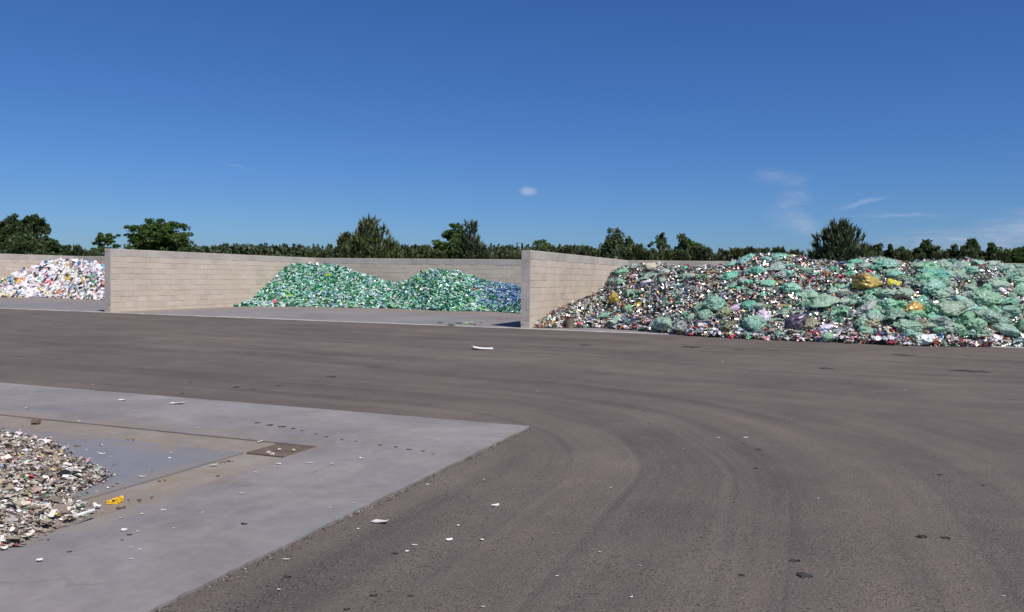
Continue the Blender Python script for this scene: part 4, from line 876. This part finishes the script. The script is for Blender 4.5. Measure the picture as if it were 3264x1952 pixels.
# tar scuffs: thin dark smears of their own shape
M_TAR = simple_mat('tar', (.045, .040, .040), .75, .3)
def smear(px, w, seed, asp=.28, mat=M_TAR):
    P = gnd(px[0], px[1], 0); z = SZ+.003 if (P[0] < SX and P[1] < SY) else .004; P = gnd(px[0], px[1], z); d = (P-np.array([0, 0, CH]))@fw; s = w*d/F/2
    bm = bmesh.new(); vs = []
    for a in range(44):
        an = 2*math.pi*a/44; r = .8+1.1*mnoise.noise((math.cos(an)*2.6+seed, math.sin(an)*2.6, seed*2))+.5*mnoise.noise((math.cos(an)*7+seed, math.sin(an)*7, seed)); r = max(.12, r); vs.append(bm.verts.new((s*r*math.cos(an), s*.85*r*math.sin(an), 0)))
    bm.faces.new(vs); bmesh.ops.triangulate(bm, faces=list(bm.faces)); o = link('tar_smear', bm_mesh('tar_smear', bm, mat), label='dark tar smear on the %s' % ('concrete slab' if z > SZ else 'asphalt'), cat='smear', group='tar smears on the %s' % ('slab' if z > SZ else 'asphalt'), loc=P); o.rotation_euler.z = YAW+random.uniform(-.3, .3); return o
sm = [z7(*a)+(b/1.407,) for a, b in (((510, 141), 62), ((1595, 245), 66), ((980, 150), 110), ((1200, 162), 50), ((1450, 1106), 52), ((1490, 1168), 76), ((2030, 1000), 56), ((2130, 1005), 50), ((1280, 693), 22), ((1225, 583), 18), ((780, 436), 14), ((800, 492), 12), ((705, 345), 14), ((2240, 258), 130), ((1930, 185), 90), ((2225, 188), 30), ((1290, 608), 30), ((2105, 722), 26), ((2300, 770), 20), ((1215, 1172), 34), ((150, 310), 6))]
sm += [z6(*a)+(b/1.923,) for a, b in (((415, 1265), 46), ((945, 1380), 50), ((1075, 1122), 44), ((780, 1465), 40), ((205, 120), 34), ((105, 103), 40), ((690, 40), 70), ((365, 95), 40), ((835, 160), 12), ((1170, 162), 10), ((148, 942), 52), ((1170, 1382), 36))]
sm += [z6(*a)+(b/1.923,) for a, b in (((232, 323), 46), ((310, 336), 48), ((385, 346), 48), ((450, 358), 36), ((503, 371), 24), ((590, 390), 26), ((655, 408), 26), ((750, 425), 34), ((835, 435), 22), ((985, 460), 30), ((1080, 470), 34), ((1160, 486), 30), ((1245, 496), 30), ((1310, 514), 22))]
sm += [z5(*a)+(b/2.394,) for a, b in (((2180, 640), 6), ((530, 1385), 40), ((985, 1255), 50), ((930, 1295), 26), ((1390, 180), 40), ((1800, 130), 46), ((1455, 93), 30))]
for i, (x, y, w) in enumerate(sm): smear((x, y), w*.9, i*1.37)
# crumbled asphalt along the slab edge
cr = []; V, Tn = tri_template((lambda b: (bmesh.ops.create_icosphere(b, subdivisions=1, radius=1), b)[1])(bmesh.new())); VV, TT, CC, off = [], [], [], 0
for i in range(900):
    if i < 620: p = np.array([SX+abs(random.gauss(.015, .03)), random.uniform(1.5, SY), .004])
    else: p = np.array([random.uniform(-12, SX), SY+abs(random.gauss(.01, .02)), .004])
    s = random.uniform(.002, .008); Rm = np.array(Matrix.Rotation(random.uniform(0, 6), 3, 'Z')); VV.append((V*np.array([random.uniform(.7, 1.6), 1, .7])*s)@Rm.T+p); TT.append(Tn+off); off += len(V); c = random.choice([(.05, .045, .042), (.09, .08, .07), (.30, .27, .23), (.2, .17, .14)]); CC.append(np.tile(np.array(c), (len(Tn), 1)))
link('edge_gravel', mesh_np('edge_gravel', np.concatenate(VV), np.concatenate(TT), MF_A, np.concatenate(CC)), label='crumbled stones along the edge of the concrete slab', cat='gravel', kind='stuff')

# ------------------------------------------------------------------ trees
def leaf_mat(name, a, b2, transl=.5):
    m, nt, b = newmat(name); g = G(nt); rp = g.node('ShaderNodeNewGeometry').outputs['Random Per Island']; c = g.ramp(rp, [(0, a), (.6, tuple((x+y)/2 for x, y in zip(a, b2))), (1, b2)])
    n = g.noise(g.obj(), .9, 3, .6); c = g.mix(g.smooth(n, .35, .65, 0, .5), c, tuple(v*.7 for v in a))
    g.link(c, b.inputs['Base Color']); b.inputs['Roughness'].default_value = .5; b.inputs['Specular IOR Level'].default_value = .35
    tr = g.node('ShaderNodeBsdfTranslucent'); g.link(c, tr.inputs['Color']); mx = g.node('ShaderNodeMixShader'); mx.inputs[0].default_value = transl; out = [q for q in g.N if q.type == 'OUTPUT_MATERIAL'][0]
    g.link(b.outputs[0], mx.inputs[1]); g.link(tr.outputs[0], mx.inputs[2]); g.link(mx.outputs[0], out.inputs['Surface']); return m
M_BARK = simple_mat('bark', (.11, .085, .065), .9, .2, 0, .4, 6); M_BIRCH = simple_mat('birch_bark', (.48, .46, .43), .8, .2, 0, .5, 7)
L_BROAD = leaf_mat('leaves_broad', (0.064, 0.118, 0.027), (0.194, 0.285, 0.068)); L_DARK = leaf_mat('leaves_dark', (0.053, 0.090, 0.034), (0.161, 0.215, 0.074)); L_BIRCH = leaf_mat('leaves_birch', (0.086, 0.133, 0.052), (0.238, 0.291, 0.126))
L_PINE = leaf_mat('needles_pine', (0.065, 0.091, 0.032), (0.227, 0.238, 0.091), .15); L_PINE2 = leaf_mat('needles_dark', (0.056, 0.081, 0.038), (0.184, 0.205, 0.090), .15); L_FOR = leaf_mat('forest_leaves', (0.041, 0.063, 0.029), (0.131, 0.161, 0.063), .2); L_LIGHT = leaf_mat('leaves_light', (0.085, 0.150, 0.027), (0.225, 0.310, 0.065))  # second pine material has a darker needle colour
def tubes(segs, n=6):
    """segs: list of (p, q, r0, r1)"""
    V, Fq = [], []
    for p, q, r0, r1 in segs:
        p, q = np.array(p, float), np.array(q, float); d = q-p; d /= np.linalg.norm(d)+1e-9; a = np.cross(d, [0.3, .5, .8]); a /= np.linalg.norm(a); b = np.cross(d, a); o = len(V)
        for c, r in ((p, r0), (q, r1)):
            for k in range(n): an = 2*math.pi*k/n; V.append(c+r*(math.cos(an)*a+math.sin(an)*b))
        for k in range(n): Fq.append((o+k, o+(k+1) % n, o+n+(k+1) % n, o+n+k))
    return np.array(V), np.array(Fq)
def quads(C, A, B):
    """leaf diamonds: centres, half axes"""
    V = np.stack([C-A, C-B*.5, C+A, C+B*.5], 1).reshape(-1, 3); return V, np.arange(len(V)).reshape(-1, 4)
def rvec(n): v = rng.normal(size=(n, 3)); return v/np.linalg.norm(v, axis=1, keepdims=True)
def broad_tree(name, loc, Ht, Wd, base, ncl, nlf, ls, lmat, bark, label, cat='tree', group=None, seed=1, flat=.6, clump=.15, taper=False, up=.0):
    root = link(name, None, label=label, cat=cat, group=group, loc=loc); zc = (Ht+base)/2; hz = (Ht-base)/2
    ncl = int(ncl*1.5); nlf = int(nlf*1.45); ls = ls*.80; d = rvec(ncl); d = d/(np.abs(d)**3).sum(1, keepdims=True)**(1/3); r = rng.uniform(.30, 1, ncl)**.5; lob = 1+.22*np.array([mnoise.noise(Vector(v)*1.6+Vector((seed*3.1, 0, 0))) for v in d]); C = d*(r*lob)[:, None]*np.array([Wd/2, Wd/2, hz])*(1-clump*.6)+np.array([0, 0, zc])
    if taper: zr = np.clip((C[:, 2]-base)/(Ht-base), 0, 1); C[:, :2] *= (1.2-.80*zr)[:, None]
    rc = Wd*clump*rng.uniform(.6, 1.25, ncl); idx = np.repeat(np.arange(ncl), nlf); off = rvec(len(idx))*(rng.random(len(idx))**.45)[:, None]*rc[idx][:, None]*np.array([1, 1, flat]); Pn = C[idx]+off; kz = (Ht-base*.5)/(Pn[:, 2].max()-base*.5); kx = (Wd/2)/np.percentile(np.abs(Pn[:, 0]), 95); ks = np.array([kx, kx, kz]); Pn = Pn*ks; C = C*ks
    a = rvec(len(idx)); a[:, 2] += up; a /= np.linalg.norm(a, axis=1, keepdims=True); b = np.cross(a, rvec(len(idx))); b /= np.linalg.norm(b, axis=1, keepdims=True)+1e-9; s = ls*rng.uniform(.6, 1.3, len(idx))[:, None]
    V, Fq = quads(Pn, a*s, b*s*1.3); link('crown', mesh_np('crown', V, Fq, lmat), root)
    seg = []; top = np.array([0, 0, base+(Ht-base)*.55]); prev = np.zeros(3); r0 = Ht*.022; n = 6
    for k in range(1, n+1):
        p = top*k/n+np.array([.12*math.sin(k*1.7+seed), .12*math.cos(k*2.3+seed), 0])*(1 if k < n else .5); seg.append((prev, p, r0*(1-.75*(k-1)/n), r0*(1-.75*k/n))); prev = p
    for k in range(min(22, ncl)):
        c = C[k]; zs = min(max(.6*base, c[2]-.45*np.hypot(c[0], c[1])), top[2]); st = np.array([0, 0, zs]); mid = (st+c)/2+np.array([0, 0, -.05*Ht]); seg += [(st, mid, r0*.4, r0*.22), (mid, c, r0*.22, r0*.06)]
    V, Fq = tubes(seg); link('trunk', mesh_np('trunk', V, Fq, bark, smooth=True), root); return root
def pine_mesh(Ht, Wd, nsh, seed, ls, lmat, prof, lobes=None, wid=.10):
    """shoots bending upward round a whorled frame; returns crown and trunk meshes"""
    rr = np.random.default_rng(seed); z = rr.uniform(.04, 1.0, nsh)**.85; rad = Wd/2*prof(z)*(rr.random(nsh)**.5); an = rr.random(nsh)*6.283; base = np.stack([rad*np.cos(an), rad*np.sin(an), z*Ht*.93], 1)
    if lobes is not None:
        li = rr.integers(0, len(lobes), nsh); Lb = np.array(lobes); zz = rr.random(nsh)**.8; rr_ = Lb[li, 2]*(prof(zz)+.06)*(rr.random(nsh)**.5); base = np.stack([Lb[li, 0]+rr_*np.cos(an), Lb[li, 1]+rr_*np.sin(an), zz*Lb[li, 3]], 1); rad = rr_; z = zz
    rel = rad/(Wd/2); out = np.stack([np.cos(an)*(.25+.5*rel), np.sin(an)*(.25+.5*rel), .85*np.ones(nsh)], 1)+rr.normal(0, .16, (nsh, 3)); out /= np.linalg.norm(out, axis=1, keepdims=True); L = ls*rr.uniform(.6, 1.35, nsh)
    V, Fq = [], []; nb = 5; off = 0
    for k in range(nb):
        side = np.cross(out, rr.normal(size=(nsh, 3))); side /= np.linalg.norm(side, axis=1, keepdims=True); dirn = out+side*(.0 if k < 2 else .38); dirn /= np.linalg.norm(dirn, axis=1, keepdims=True); ln = L*(1.0 if k < 2 else .62); sd = np.cross(dirn, rr.normal(size=(nsh, 3))); sd /= np.linalg.norm(sd, axis=1, keepdims=True)
        st = base+out*(L*(.0 if k < 2 else .12*k))[:, None]; q = np.stack([st, st+dirn*(ln*.45)[:, None]+sd*(wid*.5*L/ls)[:, None], st+dirn*ln[:, None], st+dirn*(ln*.45)[:, None]-sd*(wid*.5*L/ls)[:, None]], 1).reshape(-1, 3); V.append(q); Fq.append(np.arange(len(q)).reshape(-1, 4)+off); off += len(q)
    crown = mesh_np('crown', np.concatenate(V), np.concatenate(Fq), lmat); seg = []
    for (lx, ly, lw, lh) in (lobes if lobes is not None else [(0, 0, Wd/2, Ht)]):
        n = 5; pv = np.array([lx*.2, ly*.2, 0])
        for k in range(1, n+1): p = np.array([lx*(.2+.8*min(1, k/2)), ly*(.2+.8*min(1, k/2)), lh*.93*k/n]); seg.append((pv, p, .018*lh*(1-(k-1)/n)+.01, .018*lh*(1-k/n)+.008)); pv = p
    for i in range(0, nsh, 9): b0 = base[i]; c0 = np.array([0, 0, max(.1, b0[2]-.45*rad[i])]) if lobes is None else np.array([b0[0]-rad[i]*math.cos(an[i]), b0[1]-rad[i]*math.sin(an[i]), max(.1, b0[2]-.45*rad[i])]); seg.append((c0, b0, .022, .012))
    tv, tf = tubes(seg, 5); return crown, mesh_np('trunk', tv, tf, M_BARK, smooth=True)
def place(u, vtop, dist):
    d = ray(u, vtop); hl = math.hypot(d[0], d[1]); P = np.array([d[0]/hl*dist, d[1]/hl*dist, -.03]); return P, CH+dist*d[2]/hl
def wm(px, u, dist): d = ray(u, 900); return px*dist*(1/np.linalg.norm(d[:2]))/F*1.0
def pine_tree(name, P, crown, trunk, label, group=None, s=1.0, rz=0.0, sz=None):
    r = link(name, None, label=label, cat='tree', group=group, loc=P); r.rotation_euler.z = rz; r.scale = (s, s, sz or s); link('crown', crown, r); link('trunk', trunk, r); return r
pp = lambda z: np.clip(1.08-z, .03, 1)**.75
pround = lambda z: np.sqrt(np.clip(1-(z*1.02-.12)**2*1.15, .02, 1))
# feature pines: (u, vtop, width px, distance, shoots, label)
for (u, v, w, dist, n, lobes, lab, mt, sd) in (
  (1179, 706, 225, 66, 1500, [(-.42, 0, .24, .66), (-.28, .1, .26, .78), (-.05, .05, .34, .97), (.0, -.1, .30, .92), (.2, 0, .32, .84), (.40, .05, .24, .66), (-.15, -.2, .3, .7), (.30, -.2, .26, .6), (.55, 0, .2, .46)], 'broad bushy pine with many candle shoots behind the green bottle heap', L_PINE, 5),
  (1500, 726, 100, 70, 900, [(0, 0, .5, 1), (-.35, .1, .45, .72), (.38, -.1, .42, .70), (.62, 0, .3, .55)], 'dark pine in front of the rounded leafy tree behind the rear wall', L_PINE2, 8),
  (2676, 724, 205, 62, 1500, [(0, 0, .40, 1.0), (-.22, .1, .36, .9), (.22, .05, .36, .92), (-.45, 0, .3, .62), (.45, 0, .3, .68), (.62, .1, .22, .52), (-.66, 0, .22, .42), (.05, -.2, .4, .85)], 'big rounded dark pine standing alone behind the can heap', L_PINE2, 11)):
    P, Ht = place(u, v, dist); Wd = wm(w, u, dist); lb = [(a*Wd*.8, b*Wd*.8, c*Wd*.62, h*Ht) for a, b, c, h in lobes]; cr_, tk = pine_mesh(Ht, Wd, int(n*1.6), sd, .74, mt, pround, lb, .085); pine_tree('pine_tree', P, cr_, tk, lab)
# young pines in the thicket
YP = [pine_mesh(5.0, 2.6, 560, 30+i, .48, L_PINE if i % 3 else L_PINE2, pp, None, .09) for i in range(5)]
yp_rows = [(x, 795+8*math.sin(x*.013)+random.uniform(-7, 12), random.uniform(62, 95)) for x in np.arange(1290, 2255, 13)]
yp_rows += [(x, 800+random.uniform(-12, 12), random.uniform(62, 75)) for x in np.arange(2252, 2560, 14)]
yp_rows += [(x, 806+random.uniform(-10, 8), random.uniform(64, 85)) for x in np.arange(990, 1300, 20)]
yp_rows += [(x, 815+random.uniform(-9, 8), random.uniform(80, 95)) for x in np.arange(820, 1000, 20)]
yp_rows += [(2031, 779, 64), (2046, 788, 66), (2016, 786, 65), (2062, 800, 64), (1100, 742, 67), (2740, 790, 64), (2760, 780, 66), (3010, 800, 66), (2995, 806, 68), (2905, 800, 66), (2890, 804, 64)]
yp_rows += [(x, 803+9*math.sin(x*.05)+random.uniform(-9, 10), random.uniform(63, 78)) for x in np.arange(2770, 3268, 11)]
yp_rows += [(x, 800+random.uniform(-8, 10), random.uniform(82, 95)) for x in np.arange(0, 330, 22)]
for i, (u, v, dist) in enumerate(yp_rows):
    P, Ht = place(u, v, dist); c_, t_ = YP[i % 5]; tall = Ht > 4.7
    where = 'behind the can heap' if u > 2003 else 'behind the green bottle heap' if u > 1010 else 'behind the long block wall' if u > 335 else 'behind the white container heap'
    pine_tree('young_pine', P, c_, t_, '%s young pine in the thicket %s' % ('taller' if tall else 'low', where), '%s young pines %s' % ('taller' if tall else 'low', where), Ht/5.0*random.uniform(.95, 1.25), random.uniform(0, 6), Ht/5.0)
# leafy trees: (u, vtop, width px, distance, base frac, clumps, leaves, leaf size, material, bark, label, ...)
BT = [
 (505, 699, 152, 92, .22, 190, 60, .17, L_BROAD, 'spreading leafy tree rising above the long block wall', .50, .115),
 (338, 742, 70, 96, .15, 60, 55, .15, L_BROAD, 'smaller leafy tree beside the end of the long block wall', .55, .13),
 (42, 681, 80, 92, .05, 110, 70, .14, L_DARK, 'tall dense tree, first of the joined crowns behind the white heap', 1.2, .11),
 (92, 688, 66, 90, .05, 90, 70, .14, L_DARK, 'tall dense tree standing between two other tall crowns', 1.2, .11),
 (122, 684, 74, 88, .05, 100, 70, .14, L_DARK, 'tall dense tree whose flank slopes down behind the white heap', 1.2, .11),
 (10, 706, 60, 88, .05, 80, 60, .14, L_DARK, 'lower dense tree in front of the joined tall crowns', 1.2, .12),
 (-16, 694, 70, 90, .05, 80, 60, .15, L_DARK, 'dense dark tree at the outer end of the row behind the white heap', 1.1, .14),
 (78, 735, 120, 86, .03, 90, 60, .15, L_DARK, 'dense shrubby tree low between the two tall crowns', 1.0, .14),
 (168, 762, 62, 86, .03, 60, 50, .14, L_DARK, 'small dark tree at the foot of the tall row', 1.0, .15),
 (208, 780, 60, 84, .03, 55, 50, .14, L_DARK, 'rounded dark bush over the corner of the rear wall', 1.0, .15),
 (1447, 709, 104, 78, .12, 110, 60, .15, L_BROAD, 'rounded leafy tree half hidden by a dark pine', .7, .13),
 (1730, 762, 84, 88, .1, 60, 50, .15, L_LIGHT, 'light green leafy bush over the end of the can bay wall', .7, .14),
 (1962, 726, 88, 70, .05, 95, 42, .12, L_BIRCH, 'tall loose birch behind the corner of the can bay', 1.5, .10),
 (2003, 752, 52, 70, .05, 50, 40, .12, L_BIRCH, 'lower birch leaning beside the tall loose birch', 1.4, .11),
 (1925, 775, 56, 70, .05, 45, 40, .12, L_BIRCH, 'young birch in front of the tall loose birch', 1.4, .12),
 (2107, 741, 66, 70, .05, 75, 40, .12, L_BIRCH, 'grey green birch next to the round domed tree', 1.5, .10),
 (2178, 744, 62, 71, .08, 60, 40, .12, L_BIRCH, 'thin birch crown poking out of the round domed tree', 1.4, .11),
 (2190, 763, 122, 74, .04, 110, 60, .15, L_BROAD, 'round domed leafy tree between birch and small pines', .7, .13),
 (2073, 770, 52, 68, .05, 40, 36, .12, L_BIRCH, 'small airy birch at the side of the grey green birch', 1.4, .12),
 (2795, 774, 62, 66, .04, 60, 46, .13, L_DARK, 'dark leafy tree just right of the big rounded pine', 1.2, .13),
 (2835, 778, 48, 66, .04, 50, 44, .13, L_DARK, 'narrow dark leafy tree second from the big rounded pine', 1.3, .13),
 (2868, 786, 62, 67, .04, 55, 44, .13, L_BROAD, 'low leafy bush third from the big rounded pine', .9, .14),
 (2951, 763, 60, 66, .04, 70, 44, .13, L_DARK, 'pointed dark tree with a narrow top behind the right heap', 1.6, .12),
 (3038, 777, 54, 66, .04, 60, 44, .13, L_DARK, 'dark tree beside the broad tall pair of crowns', 1.4, .13),
 (3096, 759, 78, 66, .04, 90, 46, .13, L_DARK, 'broad tall dark tree above the right end of the rear wall', 1.3, .12),
 (3165, 771, 54, 66, .04, 60, 44, .13, L_DARK, 'dark tree with split top next to the broad tall one', 1.4, .13),
 (3205, 786, 80, 66, .04, 70, 44, .13, L_BROAD, 'rounded green bush at the end of the tree row', .9, .14),
 (3262, 780, 66, 66, .04, 60, 44, .13, L_BROAD, 'last leafy tree of the row, past the rounded green bush', 1.0, .14),
 (2925, 790, 50, 65, .03, 45, 40, .13, L_DARK, 'low dark bush leaning on the pointed tree', 1.0, .15)]
for i, (u, v, w, dist, bf, nc, nl, ls, lm, lab, fl, cl_) in enumerate(BT):
    P, Ht = place(u, v, dist); birch = lm is L_BIRCH
    broad_tree('birch_tree' if birch else 'leafy_tree', P, Ht, wm(w, u, dist), Ht*bf, nc, nl, ls, lm, M_BIRCH if birch else M_BARK, lab, seed=i+1, flat=fl, clump=cl_, up=.4 if birch else 0, taper=birch or lm is L_DARK)
# small spruce by the wall end
cr_, tk = pine_mesh(1, 1, 10, 3, .1, L_PINE2, pp)
for (u, v, dist, lab) in ((246, 782, 84, 'small pointed conifer behind the end of the white heap'), (262, 794, 84, 'tiny conifer next to the small pointed one'), (280, 800, 82, 'low bushy conifer in front of the smaller leafy tree'), (305, 803, 82, 'low conifer close to the pier of the long wall')):
    P, Ht = place(u, v, dist); c_, t_ = YP[0]; pine_tree('young_pine', P, c_, t_, lab, None, Ht/5.0, u, Ht/5.0)

# ------------------------------------------------------------------ far wood on the ridge
rows = []; VV, off = [], 0
ridge_u = np.array([598, 612, 650, 700, 760, 820, 900, 1000, 1100, 1300, 1450, 1600, 1700, 1800, 1900, 2000, 2100, 2300, 2700, 3300]); ridge_v = np.array([806, 797, 790, 785, 782, 782, 781, 784, 783, 783, 781, 783, 781, 783, 792, 800, 806, 812, 818, 818])
for k in range(760):
    u = 600+2200*rng.random()**1.15; row = k % 4; dist = 330+row*35+rng.uniform(-12, 12); v = np.interp(u, ridge_u, ridge_v)+row*-.6+rng.normal(0, 2.4)+(3-row)*3.0+(2 if row < 3 else 0)
    P, Ht = place(u, v, dist); w = rng.uniform(3.2, 5.5); n = 110; zz = rng.random(n)**.8; conic = rng.random() < .55
    pr = np.clip(1.05-zz, .04, 1) if conic else np.sqrt(np.clip(1-(zz*1.5-.55)**2, .05, 1)); an = rng.random(n)*6.283; rd = w/2*pr*rng.random(n)**.4; C = np.stack([P[0]+rd*np.cos(an), P[1]+rd*np.sin(an), Ht*(.25+.75*zz)], 1)
    a = rvec(n); a[:, 2] = np.abs(a[:, 2])+.3; b = np.cross(a, rvec(n)); s = rng.uniform(.35, .95, n)[:, None]; V, Fq = quads(C, a*s, b*s); VV.append(V)
V = np.concatenate(VV); link('far_wood', mesh_np('far_wood', V, np.arange(len(V)).reshape(-1, 4), L_FOR), label='dark mixed wood along the far ridge', cat='wood', kind='stuff')
# under-storey so that no gap shows under the ridge wood
n = 9000; u = 604+2300*rng.random(n); C = []
for q in range(n):
    d = ray(u[q], 860); hl = math.hypot(d[0], d[1]); r_ = 322+rng.uniform(0, 8); C.append((d[0]/hl*r_, d[1]/hl*r_, rng.uniform(0, 11)))
a = rvec(n); b = np.cross(a, rvec(n)); V, Fq = quads(np.array(C), a*1.3, b*1.6); link('wood_edge', mesh_np('wood_edge', V, Fq, L_FOR), label='dense bushes along the near edge of the far wood', cat='bushes', kind='stuff')
